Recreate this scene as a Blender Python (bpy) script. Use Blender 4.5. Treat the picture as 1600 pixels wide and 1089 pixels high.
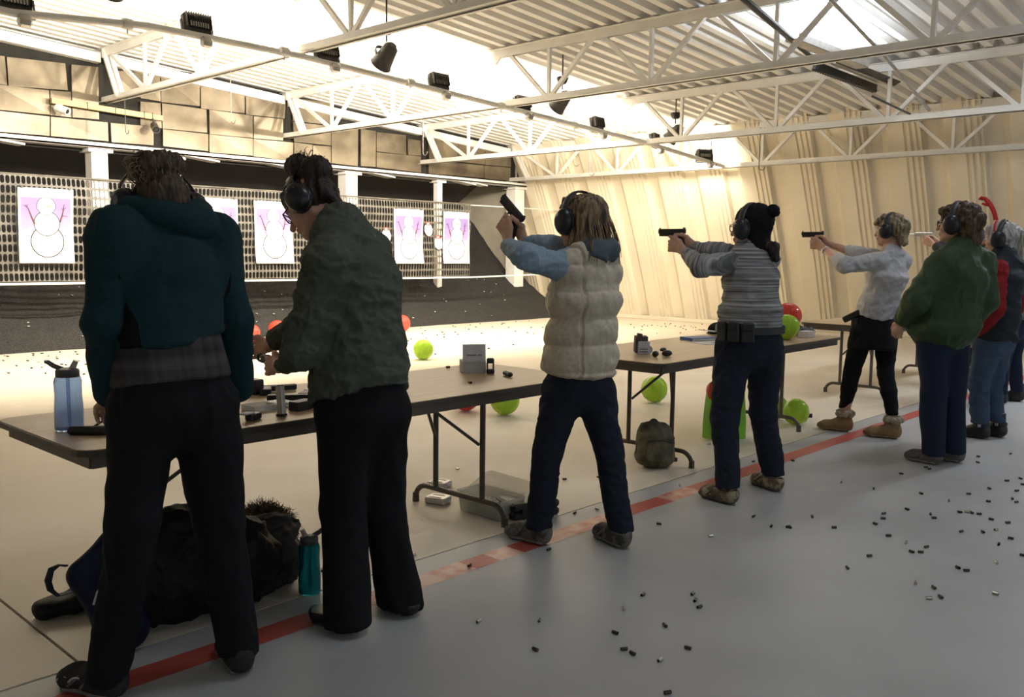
import bpy, math, random
import numpy as np
from mathutils import Vector, Matrix

for _o in list(bpy.data.objects):
    bpy.data.objects.remove(_o)
SC = bpy.context.scene
COL = SC.collection
random.seed(7)
RNG = np.random.RandomState(11)

# ------------------------------------------------------------------ camera
F_PX = 1400.0
YAW, PITCH, ROLL = math.radians(46.8), math.radians(-6.05), math.radians(0.7)
CAM = np.array([0.0, 0.0, 1.42])
_cy, _sy, _cp, _sp = math.cos(YAW), math.sin(YAW), math.cos(PITCH), math.sin(PITCH)
FW = np.array([_sy*_cp, _cy*_cp, _sp])
_rt = np.array([_cy, -_sy, 0.0])
_up = np.cross(_rt, FW)
R2 = math.cos(ROLL)*_rt + math.sin(ROLL)*_up
U2 = -math.sin(ROLL)*_rt + math.cos(ROLL)*_up
cam_d = bpy.data.cameras.new('camera')
cam_d.sensor_width = 36.0
cam_d.lens = 36.0*F_PX/1600.0
cam_d.clip_end = 100
cam_o = bpy.data.objects.new('camera', cam_d)
COL.objects.link(cam_o)
_m = Matrix.Identity(4)
for i in range(3):
    _m[i][0], _m[i][1], _m[i][2], _m[i][3] = R2[i], U2[i], -FW[i], CAM[i]
cam_o.matrix_world = _m
SC.camera = cam_o

# ------------------------------------------------------------------ light and exposure
SC.view_settings.view_transform = 'Standard'
SC.view_settings.look = 'None'
SC.view_settings.gamma = 1.0
SC.view_settings.use_curve_mapping = False
SC.view_settings.exposure = 0.30
WORLD = bpy.data.worlds.new('hall_ambient')
SC.world = WORLD
WORLD.use_nodes = True
WORLD.node_tree.nodes['Background'].inputs[0].default_value = (0.80, 0.90, 1.0, 1)
WORLD.node_tree.nodes['Background'].inputs[1].default_value = 0.5
FLOOD_W = 185.0          # each floodlight on the pipe
FLOOD_TILT = 12.0        # degrees below horizontal
FLOOD_COL = (1.0, 0.90, 0.74)
STRIP_W = 70.0           # up-light of the fluorescent strip near the heater
FILL_W = 13.5            # each unseen strip added as fill over the firing line
STRIP_COL = (0.80, 0.88, 1.0)

def area_light(name, loc, direction, sx, sy, watts, col, parent=None, spread=180):
    d = bpy.data.lights.new(name, 'AREA')
    d.shape = 'RECTANGLE'; d.size = sx; d.size_y = sy
    d.energy = watts; d.color = col; d.spread = math.radians(spread)
    o = bpy.data.objects.new(name, d); COL.objects.link(o)
    o.rotation_euler = Vector(direction).to_track_quat('-Z', 'Y').to_euler()
    if parent is not None:
        o.parent = parent
        o.location = Vector(loc) - parent.location
    else:
        o.location = loc
    return o

# ------------------------------------------------------------------ picture-to-place helpers
def ray(x, y): return FW + R2*(x-800)/F_PX - U2*(y-544.5)/F_PX
def AZ(x, y, z=0.0):
    d = ray(x, y); return CAM + d*(z-CAM[2])/d[2]
def AY(x, y, Y):
    d = ray(x, y); return CAM + d*Y/d[1]
def AX(x, y, X):
    d = ray(x, y); return CAM + d*X/d[0]
def AL(x, y, ref, L, near=True):
    """point on the sight line at distance L from ref (nearest point if out of reach)"""
    d = ray(x, y); d = d/np.linalg.norm(d)
    b = (ref-CAM)@d
    h2 = L*L - ((ref-CAM)@(ref-CAM) - b*b)
    if h2 < 0: return CAM + d*b
    return CAM + d*(b - math.sqrt(h2) if near else b + math.sqrt(h2))
def V3(*a): return np.array(a, float)
def nrm(v):
    v = np.asarray(v, float); return v/np.linalg.norm(v)

# ------------------------------------------------------------------ materials
MATS = {}
def mat(name, c1, c2=None, rough=0.6, metal=0.0, scale=8.0, detail=4.0, bump=0.0, bscale=60.0,
        stretch=(1, 1, 1), contrast=(0.35, 0.65), emit=None, estr=0.0, trans=0.0, ior=1.45, alpha=1.0,
        coat=0.0, sheen=0.0, spec=0.5, bdist=0.01):
    if name in MATS: return MATS[name]
    m = bpy.data.materials.new(name); m.use_nodes = True
    nt = m.node_tree; N = nt.nodes; L = nt.links
    b = N['Principled BSDF']
    b.inputs['Roughness'].default_value = rough
    b.inputs['Metallic'].default_value = metal
    b.inputs['Transmission Weight'].default_value = trans
    b.inputs['IOR'].default_value = ior
    b.inputs['Alpha'].default_value = alpha
    b.inputs['Coat Weight'].default_value = coat
    b.inputs['Sheen Weight'].default_value = sheen
    b.inputs['Specular IOR Level'].default_value = spec
    if emit is not None:
        b.inputs['Emission Color'].default_value = (*emit, 1)
        b.inputs['Emission Strength'].default_value = estr
    tc = N.new('ShaderNodeTexCoord'); mp = N.new('ShaderNodeMapping')
    mp.inputs['Scale'].default_value = stretch
    L.new(tc.outputs['Object'], mp.inputs['Vector'])
    if c2 is None: c2 = tuple(x*0.86 for x in c1)
    nz = N.new('ShaderNodeTexNoise'); nz.inputs['Scale'].default_value = scale
    nz.inputs['Detail'].default_value = detail
    L.new(mp.outputs['Vector'], nz.inputs['Vector'])
    cr = N.new('ShaderNodeValToRGB')
    cr.color_ramp.elements[0].position = contrast[0]; cr.color_ramp.elements[0].color = (*c2, 1)
    cr.color_ramp.elements[1].position = contrast[1]; cr.color_ramp.elements[1].color = (*c1, 1)
    L.new(nz.outputs['Fac'], cr.inputs['Fac'])
    L.new(cr.outputs['Color'], b.inputs['Base Color'])
    if bump > 0:
        n2 = N.new('ShaderNodeTexNoise'); n2.inputs['Scale'].default_value = bscale
        n2.inputs['Detail'].default_value = 5
        L.new(mp.outputs['Vector'], n2.inputs['Vector'])
        bp = N.new('ShaderNodeBump'); bp.inputs['Strength'].default_value = bump
        bp.inputs['Distance'].default_value = bdist
        L.new(n2.outputs['Fac'], bp.inputs['Height'])
        L.new(bp.outputs['Normal'], b.inputs['Normal'])
    MATS[name] = m
    return m

def stripes(m, axis, scale, lo, hi, distort=1.5, mixfac=0.7, nscale=30.0):
    """woven colour bands across one object axis, mixed over the base colour"""
    nt = m.node_tree; N = nt.nodes; L = nt.links; b = N['Principled BSDF']
    src = b.inputs['Base Color'].links[0].from_socket
    tc = N.new('ShaderNodeTexCoord')
    w = N.new('ShaderNodeTexNoise'); w.inputs['Scale'].default_value = 1.0; w.inputs['Detail'].default_value = 3.0
    mp = N.new('ShaderNodeMapping')
    s = [0.9, 0.9, 0.9]; s[axis] = scale
    mp.inputs['Scale'].default_value = s
    L.new(tc.outputs['Object'], mp.inputs['Vector']); L.new(mp.outputs['Vector'], w.inputs['Vector'])
    cr = N.new('ShaderNodeValToRGB')
    cr.color_ramp.elements[0].position = 0.38; cr.color_ramp.elements[0].color = (*lo, 1)
    cr.color_ramp.elements[1].position = 0.62; cr.color_ramp.elements[1].color = (*hi, 1)
    L.new(w.outputs['Fac'], cr.inputs['Fac'])
    mx = N.new('ShaderNodeMix'); mx.data_type = 'RGBA'; mx.inputs['Factor'].default_value = mixfac
    L.new(src, mx.inputs['A']); L.new(cr.outputs['Color'], mx.inputs['B'])
    L.new(mx.outputs['Result'], b.inputs['Base Color'])
    return m

# ------------------------------------------------------------------ object helpers
def _link(o, parent):
    COL.objects.link(o)
    if parent is not None: o.parent = parent
def root_loc(o):
    while o.parent is not None: o = o.parent
    return np.array(o.location)
def thing(name, label, cat, loc, group=None, kind=None):
    o = bpy.data.objects.new(name, None); COL.objects.link(o)
    o.empty_display_size = 0.05
    o.location = loc
    return tag(o, label, cat, group, kind)
def tag(o, label=None, cat=None, group=None, kind=None):
    if label: o['label'] = label
    if cat: o['category'] = cat
    if group: o['group'] = group
    if kind: o['kind'] = kind
    return o

def make_mesh(name, verts, faces, m, parent=None, loc=None, smooth=False, kind=None):
    """verts are in world metres; the object's origin is loc (top level) or its root's origin"""
    v = np.asarray(verts, dtype=np.float64).reshape(-1, 3)
    o_ = root_loc(parent) if parent is not None else (np.zeros(3) if loc is None else np.asarray(loc, float))
    v = v - o_
    me = bpy.data.meshes.new(name)
    if isinstance(faces, np.ndarray):
        nf = len(faces); k = faces.shape[1]
        me.vertices.add(len(v)); me.vertices.foreach_set('co', v.astype(np.float32).ravel())
        me.loops.add(nf*k); me.loops.foreach_set('vertex_index', faces.astype(np.int32).ravel())
        me.polygons.add(nf)
        me.polygons.foreach_set('loop_start', np.arange(0, nf*k, k, dtype=np.int32))
        me.polygons.foreach_set('loop_total', np.full(nf, k, dtype=np.int32))
        me.update(calc_edges=True)
    else:
        me.from_pydata(v.tolist(), [], faces); me.update()
    if m is not None: me.materials.append(m)
    if smooth:
        me.polygons.foreach_set('use_smooth', np.ones(len(me.polygons), dtype=bool))
        if smooth == 'auto':
            try: me.set_sharp_from_angle(angle=math.radians(40))
            except Exception: pass
    o = bpy.data.objects.new(name, me)
    _link(o, parent)
    if parent is None and loc is not None: o.location = loc
    if kind: o['kind'] = kind
    return o

I3 = np.eye(3)
def rotz(a):
    c, s = math.cos(a), math.sin(a); return np.array([[c, -s, 0], [s, c, 0], [0, 0, 1.0]])
def rotx(a):
    c, s = math.cos(a), math.sin(a); return np.array([[1.0, 0, 0], [0, c, -s], [0, s, c]])
def roty(a):
    c, s = math.cos(a), math.sin(a); return np.array([[c, 0, s], [0, 1.0, 0], [-s, 0, c]])
def frame(fwd, up=(0, 0, 1)):
    """columns right, forward, up"""
    f = nrm(fwd); u = np.asarray(up, float); u = nrm(u - f*(u@f)); r = np.cross(f, u)
    return np.stack([r, f, u], axis=1)

class MB:
    """collects shapes that make up ONE part"""
    def __init__(s): s.v = []; s.f = []
    def _add(s, vs, fs):
        n = len(s.v); s.v.extend([tuple(map(float, p)) for p in vs]); s.f.extend([[i+n for i in f] for f in fs]); return s
    def box(s, c, size, R=I3, ch=0.0):
        hx, hy, hz = [q/2 for q in size]; c = np.asarray(c, float)
        if ch <= 0:
            vs = [c + R@np.array([x*hx, y*hy, z*hz]) for x in (-1, 1) for y in (-1, 1) for z in (-1, 1)]
            return s._add(vs, [[0,1,3,2],[4,6,7,5],[0,4,5,1],[2,3,7,6],[0,2,6,4],[1,5,7,3]])
        ch = min(ch, hx*.95, hy*.95, hz*.95)
        vs = []; idx = {}
        for x in (-1, 1):
            for y in (-1, 1):
                for z in (-1, 1):
                    for a in range(3):
                        q = [x*(hx-ch), y*(hy-ch), z*(hz-ch)]
                        q[a] = (x*hx, y*hy, z*hz)[a]
                        idx[(x, y, z, a)] = len(vs); vs.append(c + R@np.array(q))
        fs = []
        for a in range(3):
            b_, c_ = (a+1) % 3, (a+2) % 3
            for sg in (-1, 1):
                quad = []
                for (p, q) in ((-1, -1), (1, -1), (1, 1), (-1, 1)):
                    k = [0, 0, 0]; k[a] = sg; k[b_] = p; k[c_] = q
                    quad.append(idx[(k[0], k[1], k[2], a)])
                fs.append(quad if sg > 0 else quad[::-1])
        for a in range(3):   # edge along axis a
            b_, c_ = (a+1) % 3, (a+2) % 3
            for p in (-1, 1):
                for q in (-1, 1):
                    k0 = [0, 0, 0]; k1 = [0, 0, 0]
                    k0[a] = -1; k1[a] = 1; k0[b_] = k1[b_] = p; k0[c_] = k1[c_] = q
                    f = [idx[(*k0, b_)], idx[(*k1, b_)], idx[(*k1, c_)], idx[(*k0, c_)]]
                    fs.append(f if p*q > 0 else f[::-1])
        for x in (-1, 1):
            for y in (-1, 1):
                for z in (-1, 1):
                    f = [idx[(x, y, z, 0)], idx[(x, y, z, 1)], idx[(x, y, z, 2)]]
                    fs.append(f if x*y*z > 0 else f[::-1])
        return s._add(vs, fs)
    def tube(s, pts, r, n=8, closed=False, flat=None):
        """sweep; r a number or a list; flat = (half width, half thickness, width axis) for a strap"""
        pts = [np.asarray(p, float) for p in pts]; m = len(pts)
        rs = [r]*m if not hasattr(r, '__len__') else list(r)
        vs = []; prev = None
        for i, p in enumerate(pts):
            if closed: t = pts[(i+1) % m] - pts[i-1]
            else: t = pts[min(i+1, m-1)] - pts[max(i-1, 0)]
            t = nrm(t)
            if prev is None:
                a = np.array([0, 0, 1.0]) if abs(t[2]) < 0.9 else np.array([1.0, 0, 0])
            else: a = prev
            a = nrm(a - t*(a@t)); prev = a
            if flat is not None and flat[2] is not None:
                a = np.asarray(flat[2], float); a = nrm(a - t*(a@t))
            b = np.cross(t, a)
            for k in range(n):
                th = 2*math.pi*k/n + (math.pi/4 if n == 4 else 0)
                if flat is None: vs.append(p + rs[i]*(math.cos(th)*a + math.sin(th)*b))
                else: vs.append(p + flat[0]*math.cos(th)*a*(1.414 if n == 4 else 1) + flat[1]*math.sin(th)*b*(1.414 if n == 4 else 1))
        fs = []
        rng = m if closed else m-1
        for i in range(rng):
            j = (i+1) % m
            for k in range(n):
                fs.append([i*n+k, i*n+(k+1) % n, j*n+(k+1) % n, j*n+k])
        if not closed:
            fs.append(list(range(n))[::-1]); fs.append([(m-1)*n+k for k in range(n)])
        return s._add(vs, fs)
    def cyl(s, a, b, r0, r1=None, n=16):
        return s.tube([a, b], [r0, r0 if r1 is None else r1], n)
    def lathe(s, c, prof, n=20, R=I3, sx=1.0, sy=1.0):
        """prof = [(radius, height)] about local z, open ends closed by caps when radius > 0"""
        c = np.asarray(c, float); vs = []; fs = []
        for (r, h) in prof:
            for k in range(n):
                th = 2*math.pi*k/n
                vs.append(c + R@np.array([sx*r*math.cos(th), sy*r*math.sin(th), h]))
        for i in range(len(prof)-1):
            for k in range(n):
                fs.append([i*n+k, i*n+(k+1) % n, (i+1)*n+(k+1) % n, (i+1)*n+k])
        fs.append(list(range(n))[::-1]); fs.append([(len(prof)-1)*n+k for k in range(n)])
        return s._add(vs, fs)
    def ball(s, c, r, n=16, m=10, R=I3):
        r = (r, r, r) if not hasattr(r, '__len__') else r
        c = np.asarray(c, float); vs = [c + R@np.array([0, 0, -r[2]])]; fs = []
        for i in range(1, m):
            ph = -math.pi/2 + math.pi*i/m
            for k in range(n):
                th = 2*math.pi*k/n
                vs.append(c + R@np.array([r[0]*math.cos(ph)*math.cos(th), r[1]*math.cos(ph)*math.sin(th), r[2]*math.sin(ph)]))
        vs.append(c + R@np.array([0, 0, r[2]])); top = len(vs)-1
        for k in range(n):
            fs.append([0, 1+(k+1) % n, 1+k]); fs.append([top, 1+(m-2)*n+k, 1+(m-2)*n+(k+1) % n])
        for i in range(m-2):
            for k in range(n):
                fs.append([1+i*n+k, 1+i*n+(k+1) % n, 1+(i+1)*n+(k+1) % n, 1+(i+1)*n+k])
        return s._add(vs, fs)
    def prism(s, poly, h0, h1, R=I3, c=(0, 0, 0)):
        """poly in local xy extruded along local z"""
        c = np.asarray(c, float); n = len(poly)
        vs = [c + R@np.array([x, y, h0]) for x, y in poly] + [c + R@np.array([x, y, h1]) for x, y in poly]
        fs = [list(range(n))[::-1], list(range(n, 2*n))] + [[k, (k+1) % n, n+(k+1) % n, n+k] for k in range(n)]
        return s._add(vs, fs)
    def quad(s, a, b, c, d): return s._add([a, b, c, d], [[0, 1, 2, 3]])
    def build(s, name, m, parent=None, loc=None, smooth=False, kind=None):
        return make_mesh(name, s.v, s.f, m, parent, loc, smooth, kind)

def copy_tree(o, parent=None, loc=None):
    c = o.copy(); COL.objects.link(c); c.parent = parent
    if loc is not None: c.location = loc
    for ch in o.children: copy_tree(ch, c)
    return c
def rounded(w, h, r, n=4):
    pts = []
    for cx, cy, a0 in ((w/2-r, h/2-r, 0), (-w/2+r, h/2-r, 90), (-w/2+r, -h/2+r, 180), (w/2-r, -h/2+r, 270)):
        for i in range(n+1):
            a = math.radians(a0+90*i/n); pts.append((cx+r*math.cos(a), cy+r*math.sin(a)))
    return pts

# ================================================================== THE HALL
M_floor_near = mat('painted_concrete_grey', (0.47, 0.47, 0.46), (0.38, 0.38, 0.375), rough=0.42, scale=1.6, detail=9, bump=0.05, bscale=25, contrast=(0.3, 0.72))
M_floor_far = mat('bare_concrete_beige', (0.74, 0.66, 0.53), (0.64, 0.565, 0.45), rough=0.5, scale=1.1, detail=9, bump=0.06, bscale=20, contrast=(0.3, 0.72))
M_joint = mat('joint_dirt', (0.05, 0.04, 0.035), rough=0.95)
M_red = mat('red_floor_paint', (0.50, 0.10, 0.075), (0.42, 0.085, 0.065), rough=0.42, scale=5, detail=8)
M_white = mat('white_paint_steel', (0.80, 0.78, 0.73), (0.72, 0.70, 0.65), rough=0.45, scale=3, detail=6)
M_deck = mat('white_deck_paint', (0.78, 0.76, 0.72), (0.70, 0.68, 0.64), rough=0.4, scale=1.5, detail=6)
M_wall = mat('cream_wall_steel', (0.74, 0.66, 0.51), (0.67, 0.595, 0.45), rough=0.42, scale=1.2, detail=6)
M_panel = mat('galvanised_panel', (0.26, 0.215, 0.15), (0.085, 0.068, 0.046), rough=0.34, metal=0.45, scale=1.7, detail=7, contrast=(0.28, 0.68), bump=0.08, bscale=5)
M_dark = mat('dark_gap', (0.02, 0.018, 0.015), rough=0.9)
M_plate = mat('dark_backstop_plate', (0.055, 0.052, 0.048), (0.045, 0.042, 0.04), rough=0.55, scale=2)
M_sideplate = mat('grey_side_plate', (0.42, 0.38, 0.31), (0.36, 0.325, 0.26), rough=0.5, scale=2)
M_rubber = mat('shredded_rubber', (0.045, 0.042, 0.038), (0.018, 0.017, 0.016), rough=0.9, scale=45, detail=8, bump=1.0, bscale=55, bdist=0.03)
M_wood = mat('raw_timber', (0.62, 0.46, 0.24), (0.52, 0.37, 0.18), rough=0.6, scale=6, stretch=(0.6, 8, 8))
M_black = mat('black_housing', (0.025, 0.024, 0.023), (0.017, 0.016, 0.016), rough=0.45, scale=20)
M_lampgrey = mat('lamp_housing_dark', (0.075, 0.068, 0.058), (0.05, 0.046, 0.04), rough=0.5, scale=15)
M_galv = mat('galvanised_steel', (0.55, 0.54, 0.52), (0.45, 0.44, 0.42), rough=0.35, metal=0.7, scale=10)

YW = 14.3                                  # face of the panel wall
TRX = [5.98, 9.2, 12.42, 15.1]             # truss planes
def chord_z(X): return 3.655 - 0.066*(X-5.98)
def deck_z(X): return 4.24 - 0.066*(X-9.2)
def wall_x(z): return 16.65 - 0.33*z - 0.025*z*z

# ---- floor: slabs with open joints
JY = 3.07
jx = float(AZ(60, 985)[0])
floor = MB().box((7, 8, -0.06), (36, 40, 0.08)).build('floor', M_joint)
tag(floor, 'concrete floor, grey behind the firing line and beige downrange', 'floor', kind='structure')
g = 0.006
def slab(x0, x1, y0, y1, m):
    MB().box(((x0+x1)/2, (y0+y1)/2, -0.01), (x1-x0, y1-y0, 0.02)).build('slab', m, floor)
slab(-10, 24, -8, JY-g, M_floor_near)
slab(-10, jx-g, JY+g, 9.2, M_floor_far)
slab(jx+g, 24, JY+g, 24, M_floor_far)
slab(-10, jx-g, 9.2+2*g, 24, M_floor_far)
# red firing line, in strokes, paler and mottled over some spans
ln = MB(); lw = MB()
x = 0.2
rs = random.Random(4)
ys = (2.79, 2.915)
pale_spans = [(2.35, 2.75), (3.0, 3.15), (3.30, 3.85), (4.30, 4.70)]
while x < 15.9:
    x2 = x + 0.16
    if True:
        j = rs.uniform(-0.004, 0.004)
        (lw if any(a < (x+x2)/2 < b for a, b in pale_spans) else ln).quad((x, ys[0]+j, 0.0007), (x2, ys[0]+j, 0.0007), (x2, ys[1]+j, 0.0007), (x, ys[1]+j, 0.0007))
    x = x2
ln.build('painted_line', M_red, floor)
lw.build('pale_line', mat('red_floor_paint_pale', (0.62, 0.36, 0.27), (0.50, 0.13, 0.095), rough=0.35, scale=9, detail=8, contrast=(0.42, 0.56)), floor)

# ---- right wall: arched steel panels with triple ribs
per = 0.925
prof = []     # (dy going towards the camera, depth into the wall) over one period
prof += [(0.0, 0.0), (0.02, 0.0)]
for kx in range(3):
    s0 = 0.03 + kx*0.095
    prof += [(s0, 0.0), (s0+0.016, 0.028), (s0+0.034, 0.028), (s0+0.05, 0.0)]
prof += [(0.30, 0.0), (0.325, 0.10), (0.34, 0.11), (0.56, 0.11), (0.64, 0.03), (0.68, 0.0)]
zs = np.linspace(-0.02, 5.2, 27)
ycol = []; dcol = []
ystart = 16.6 + 0.12
n_per = 24
for i in range(n_per):
    for a, d in prof:
        ycol.append(ystart - i*per - a); dcol.append(d)
ycol = np.array(ycol); dcol = np.array(dcol)
vs = []
for z in zs:
    X = wall_x(z)
    nx, nz = 1.0, 0.33+0.05*z
    q = math.hypot(nx, nz); nx /= q; nz /= q
    for y, d in zip(ycol, dcol): vs.append((X + d*nx, y, z + d*nz))
nc = len(ycol)
fs = [[i*nc+k, i*nc+k+1, (i+1)*nc+k+1, (i+1)*nc+k] for i in range(len(zs)-1) for k in range(nc-1)]
wr = make_mesh('wall_right', vs, fs, M_wall)
tag(wr, 'cream arched steel side wall with triple ribs', 'wall', kind='structure')
sill = MB()
sill.box((wall_x(0)-0.03, 5.6, 0.04), (0.14, 22.5, 0.08), ch=0.01)
o = sill.build('baseboard_right', M_wall); tag(o, 'low concrete curb along the foot of the arched wall', 'curb', kind='structure')

# ---- ceiling: trapezoidal deck running across the trusses
pitch = 0.25
vs = []; fs = []
yy = []
y = -5.0
while y < 16.0:
    yy += [(y, 0.0), (y+0.095, 0.0), (y+0.125, 0.075), (y+0.22, 0.075)]
    y += pitch
xs_ = [-8.0, 3.0, 9.2, 15.45]
for X in xs_:
    for (y, dz) in yy: vs.append((X, y, deck_z(X)+dz))
nc = len(yy)
fs = [[i*nc+k, (i+1)*nc+k, (i+1)*nc+k+1, i*nc+k+1] for i in range(len(xs_)-1) for k in range(nc-1)]
ce = make_mesh('ceiling', vs, fs, M_deck)
tag(ce, 'white trapezoidal steel roof deck', 'ceiling', kind='structure')

# ---- target end: dark trap, panel wall, ledge, columns, berm
wb = MB().box((6.0, YW+0.10, 3.62), (20, 0.06, 1.44)).build('wall_back', M_dark)
tag(wb, 'stained galvanised baffle panels above the target ledge', 'wall', kind='structure')
def pquad(zx, zy, sc, ox, oy): return (ox+zx*sc, oy+zy*sc)
c3 = (0.1744, 0, 40); c4 = (0.1745, 220, 80); c5 = (0.1625, 440, 130); c6 = (0.1625, 640, 180)
PAN = [
 (c3, (-60,262), (42,275), (65,535), (-60,512)), (c3, (62,280), (585,338), (608,580), (78,540)),
 (c3, (640,348), (880,372), (888,840), (650,822)), (c3, (-60,522), (440,580), (450,800), (-60,748)),
 (c3, (452,580), (636,595), (640,822), (454,802)), (c3, (-60,758), (445,815), (446,988), (-60,945)),
 (c3, (456,815), (965,868), (972,1036), (456,990)), (c3, (992,872), (1376,905), (1376,1072), (1000,1044)),
 (c3, (975,395), (1262,425), (1262,640), (1035,622)),
 (c4, (-2,195), (172,222), (178,450), (-2,420)), (c4, (182,228), (528,300), (528,492), (184,455)),
 (c4, (538,320), (930,350), (930,556), (540,512)), (c4, (942,352), (1302,402), (1288,602), (944,566)),
 (c4, (-2,450), (176,466), (188,690), (-2,660)), (c4, (190,466), (588,522), (595,730), (196,692)),
 (c4, (614,522), (1000,578), (1004,776), (618,742)), (c4, (1012,582), (1274,608), (1275,800), (1012,780)),
 (c4, (200,698), (604,742), (604,895), (202,850)), (c4, (614,746), (1002,782), (1002,936), (616,906)),
 (c4, (1008,786), (1364,818), (1366,985), (1008,940)),
 (c5, (105,140), (468,190), (474,402), (110,362)), (c5, (112,372), (474,412), (476,600), (122,562)),
 (c5, (122,568), (297,592), (297,745), (122,725)), (c5, (303,597), (473,608), (475,768), (303,738)),
 (c5, (482,400), (735,438), (733,798), (482,768)), (c5, (764,440), (908,460), (905,806), (764,796)),
 (c5, (915,470), (1195,500), (1200,690), (915,655)), (c5, (915,664), (1340,704), (1342,860), (915,808)),
 (c5, (1215,535), (1335,552), (1340,698), (1218,690)),
 (c6, (185,222), (465,262), (465,440), (190,428)), (c6, (470,266), (725,298), (725,474), (470,446)),
 (c6, (730,300), (975,332), (975,498), (730,478)), (c6, (185,436), (712,482), (714,604), (186,560)),
 (c6, (718,484), (972,506), (968,634), (718,608)), (c6, (1100,310), (1190,320), (1185,640), (1095,640)),
]
rp = random.Random(3)
for t, *q in PAN:
    pts = [AY(*pquad(zx, zy, *t), YW + rp.uniform(-0.012, 0.012)) for zx, zy in q]
    off = V3(0, 0.04, 0)
    b = MB(); b._add([*pts, *[p+off for p in pts]], [[0,3,2,1],[4,5,6,7],[0,1,5,4],[1,2,6,5],[2,3,7,6],[3,0,4,7]])
    b.build('panel', M_panel, wb)
# beam under the deck on top of the panels
b = MB()
for Xa, Xb in ((-3, 5.9), (6.05, 9.12), (9.27, 12.35), (12.5, 15.0)):
    za, zb = deck_z(Xa)-0.12, deck_z(Xb)-0.12
    b._add([(Xa,YW-0.1,za-0.1),(Xb,YW-0.1,zb-0.1),(Xb,YW-0.1,zb+0.04),(Xa,YW-0.1,za+0.04),
            (Xa,YW+0.05,za-0.1),(Xb,YW+0.05,zb-0.1),(Xb,YW+0.05,zb+0.04),(Xa,YW+0.05,za+0.04)],
           [[0,1,2,3],[4,7,6,5],[0,4,5,1],[3,2,6,7],[0,3,7,4],[1,5,6,2]])
o = b.build('trim_1', M_white); tag(o, 'white eave beam above the baffle panels', 'beam', kind='structure')
# ledge (steel channel) below the panels with little brackets
led = MB().box((6.2, YW-0.16, 2.985), (18.9, 0.06, 0.075)).box((6.2, YW-0.03, 2.96), (18.9, 0.32, 0.03)).build('trim_2', M_white)
tag(led, 'white steel ledge under the baffle panels', 'ledge', kind='structure')
for px, py in ((6, 215), (318, 248), (442, 262), (598, 266), (727, 280), (745, 288)):
    p = AY(px, py, YW-0.1)
    MB().box((p[0], YW-0.06, 2.925), (0.5, 0.26, 0.025), roty(0.10)).build('bracket', M_white, led)
def column(X, w, label):
    b = MB().box((X, YW+0.02, 1.6), (0.035, 0.30, 2.66)).box((X, YW-0.13, 1.6), (w, 0.02, 2.66)).box((X, YW+0.17, 1.6), (w, 0.02, 2.66))
    o = b.build('steel_column', M_white, loc=(X, YW, 0.27))
    tag(o, label, 'column', 'white columns under the ledge', kind='structure')
    MB().box((X, YW+0.02, 2.93), (w+0.10, 0.36, 0.03)).build('cap_plate', M_white, o)
def hollow(X, w, label):
    o = MB().box((X, YW+0.02, 1.6), (w, w, 2.66), ch=0.01).build('steel_column', M_white, loc=(X, YW, 0.27))
    tag(o, label, 'column', 'white columns under the ledge', kind='structure')
    MB().box((X, YW+0.02, 2.91), (w+0.12, w+0.1, 0.05)).build('cap_plate', M_white, o)
hollow(5.83, 0.25, 'wide white steel column between the first and second snowman posters')
hollow(7.1, 0.13, 'slim white column behind the bun of the woman in teal')
hollow(10.57, 0.27, 'wide white column right of the olive-shirted woman\'s head')
hollow(12.9, 0.14, 'slim white post above the last two snowman posters')
hollow(15.3, 0.30, 'broad white end column behind the raised pistol')

# berm of shredded rubber
bp = [(13.05, -0.02), (13.15, 0.05), (13.4, 0.22), (13.75, 0.42), (14.2, 0.68), (14.6, 1.0), (15.0, 1.38), (15.6, 1.98), (16.2, 2.6), (16.7, 3.05)]
def berm_z(Y): return float(np.interp(Y, [q[0] for q in bp], [q[1] for q in bp]))
from mathutils import noise as mnoise
nx_, ny_ = 240, 64
X0, X1 = 0.0, 15.75
vs = []; fs = []
for i in range(nx_+1):
    X = X0+(X1-X0)*i/nx_
    for j in range(ny_+1):
        Y = 13.05+(16.7-13.05)*(j/ny_)**1.25
        n_ = mnoise.fractal(Vector((X*1.3, Y*1.3, 0.0)), 1.0, 2.0, 4)*0.05 + mnoise.noise(Vector((X*9, Y*9, 3)))*0.018
        edge = 0.06*mnoise.noise(Vector((X*2.1, 5.5, 0)))
        vs.append((X, Y+edge, berm_z(Y) + n_*min(1.0, (Y-13.0)*3)))
fs = [[i*(ny_+1)+j, (i+1)*(ny_+1)+j, (i+1)*(ny_+1)+j+1, i*(ny_+1)+j+1] for i in range(nx_) for j in range(ny_)]
bm_ = make_mesh('rubber_berm', vs, fs, M_rubber, loc=(8, 13.15, 0), smooth=True, kind='stuff')
tag(bm_, 'dark sloping berm of shredded rubber behind the targets', 'berm')
bits = MB(); rb = random.Random(5)
M_bit = mat('paper_scrap', (0.75, 0.72, 0.66), rough=0.8)
for i in range(70):
    X = rb.uniform(3.5, 14.6); Y = rb.uniform(13.2, 14.4); s_ = rb.uniform(0.012, 0.035)
    bits.box((X, Y, berm_z(Y)+0.03), (s_, s_*0.7, 0.006), rotz(rb.uniform(0, 3))@rotx(0.5))
bits.build('scraps', M_bit, bm_, kind='stuff')
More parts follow.
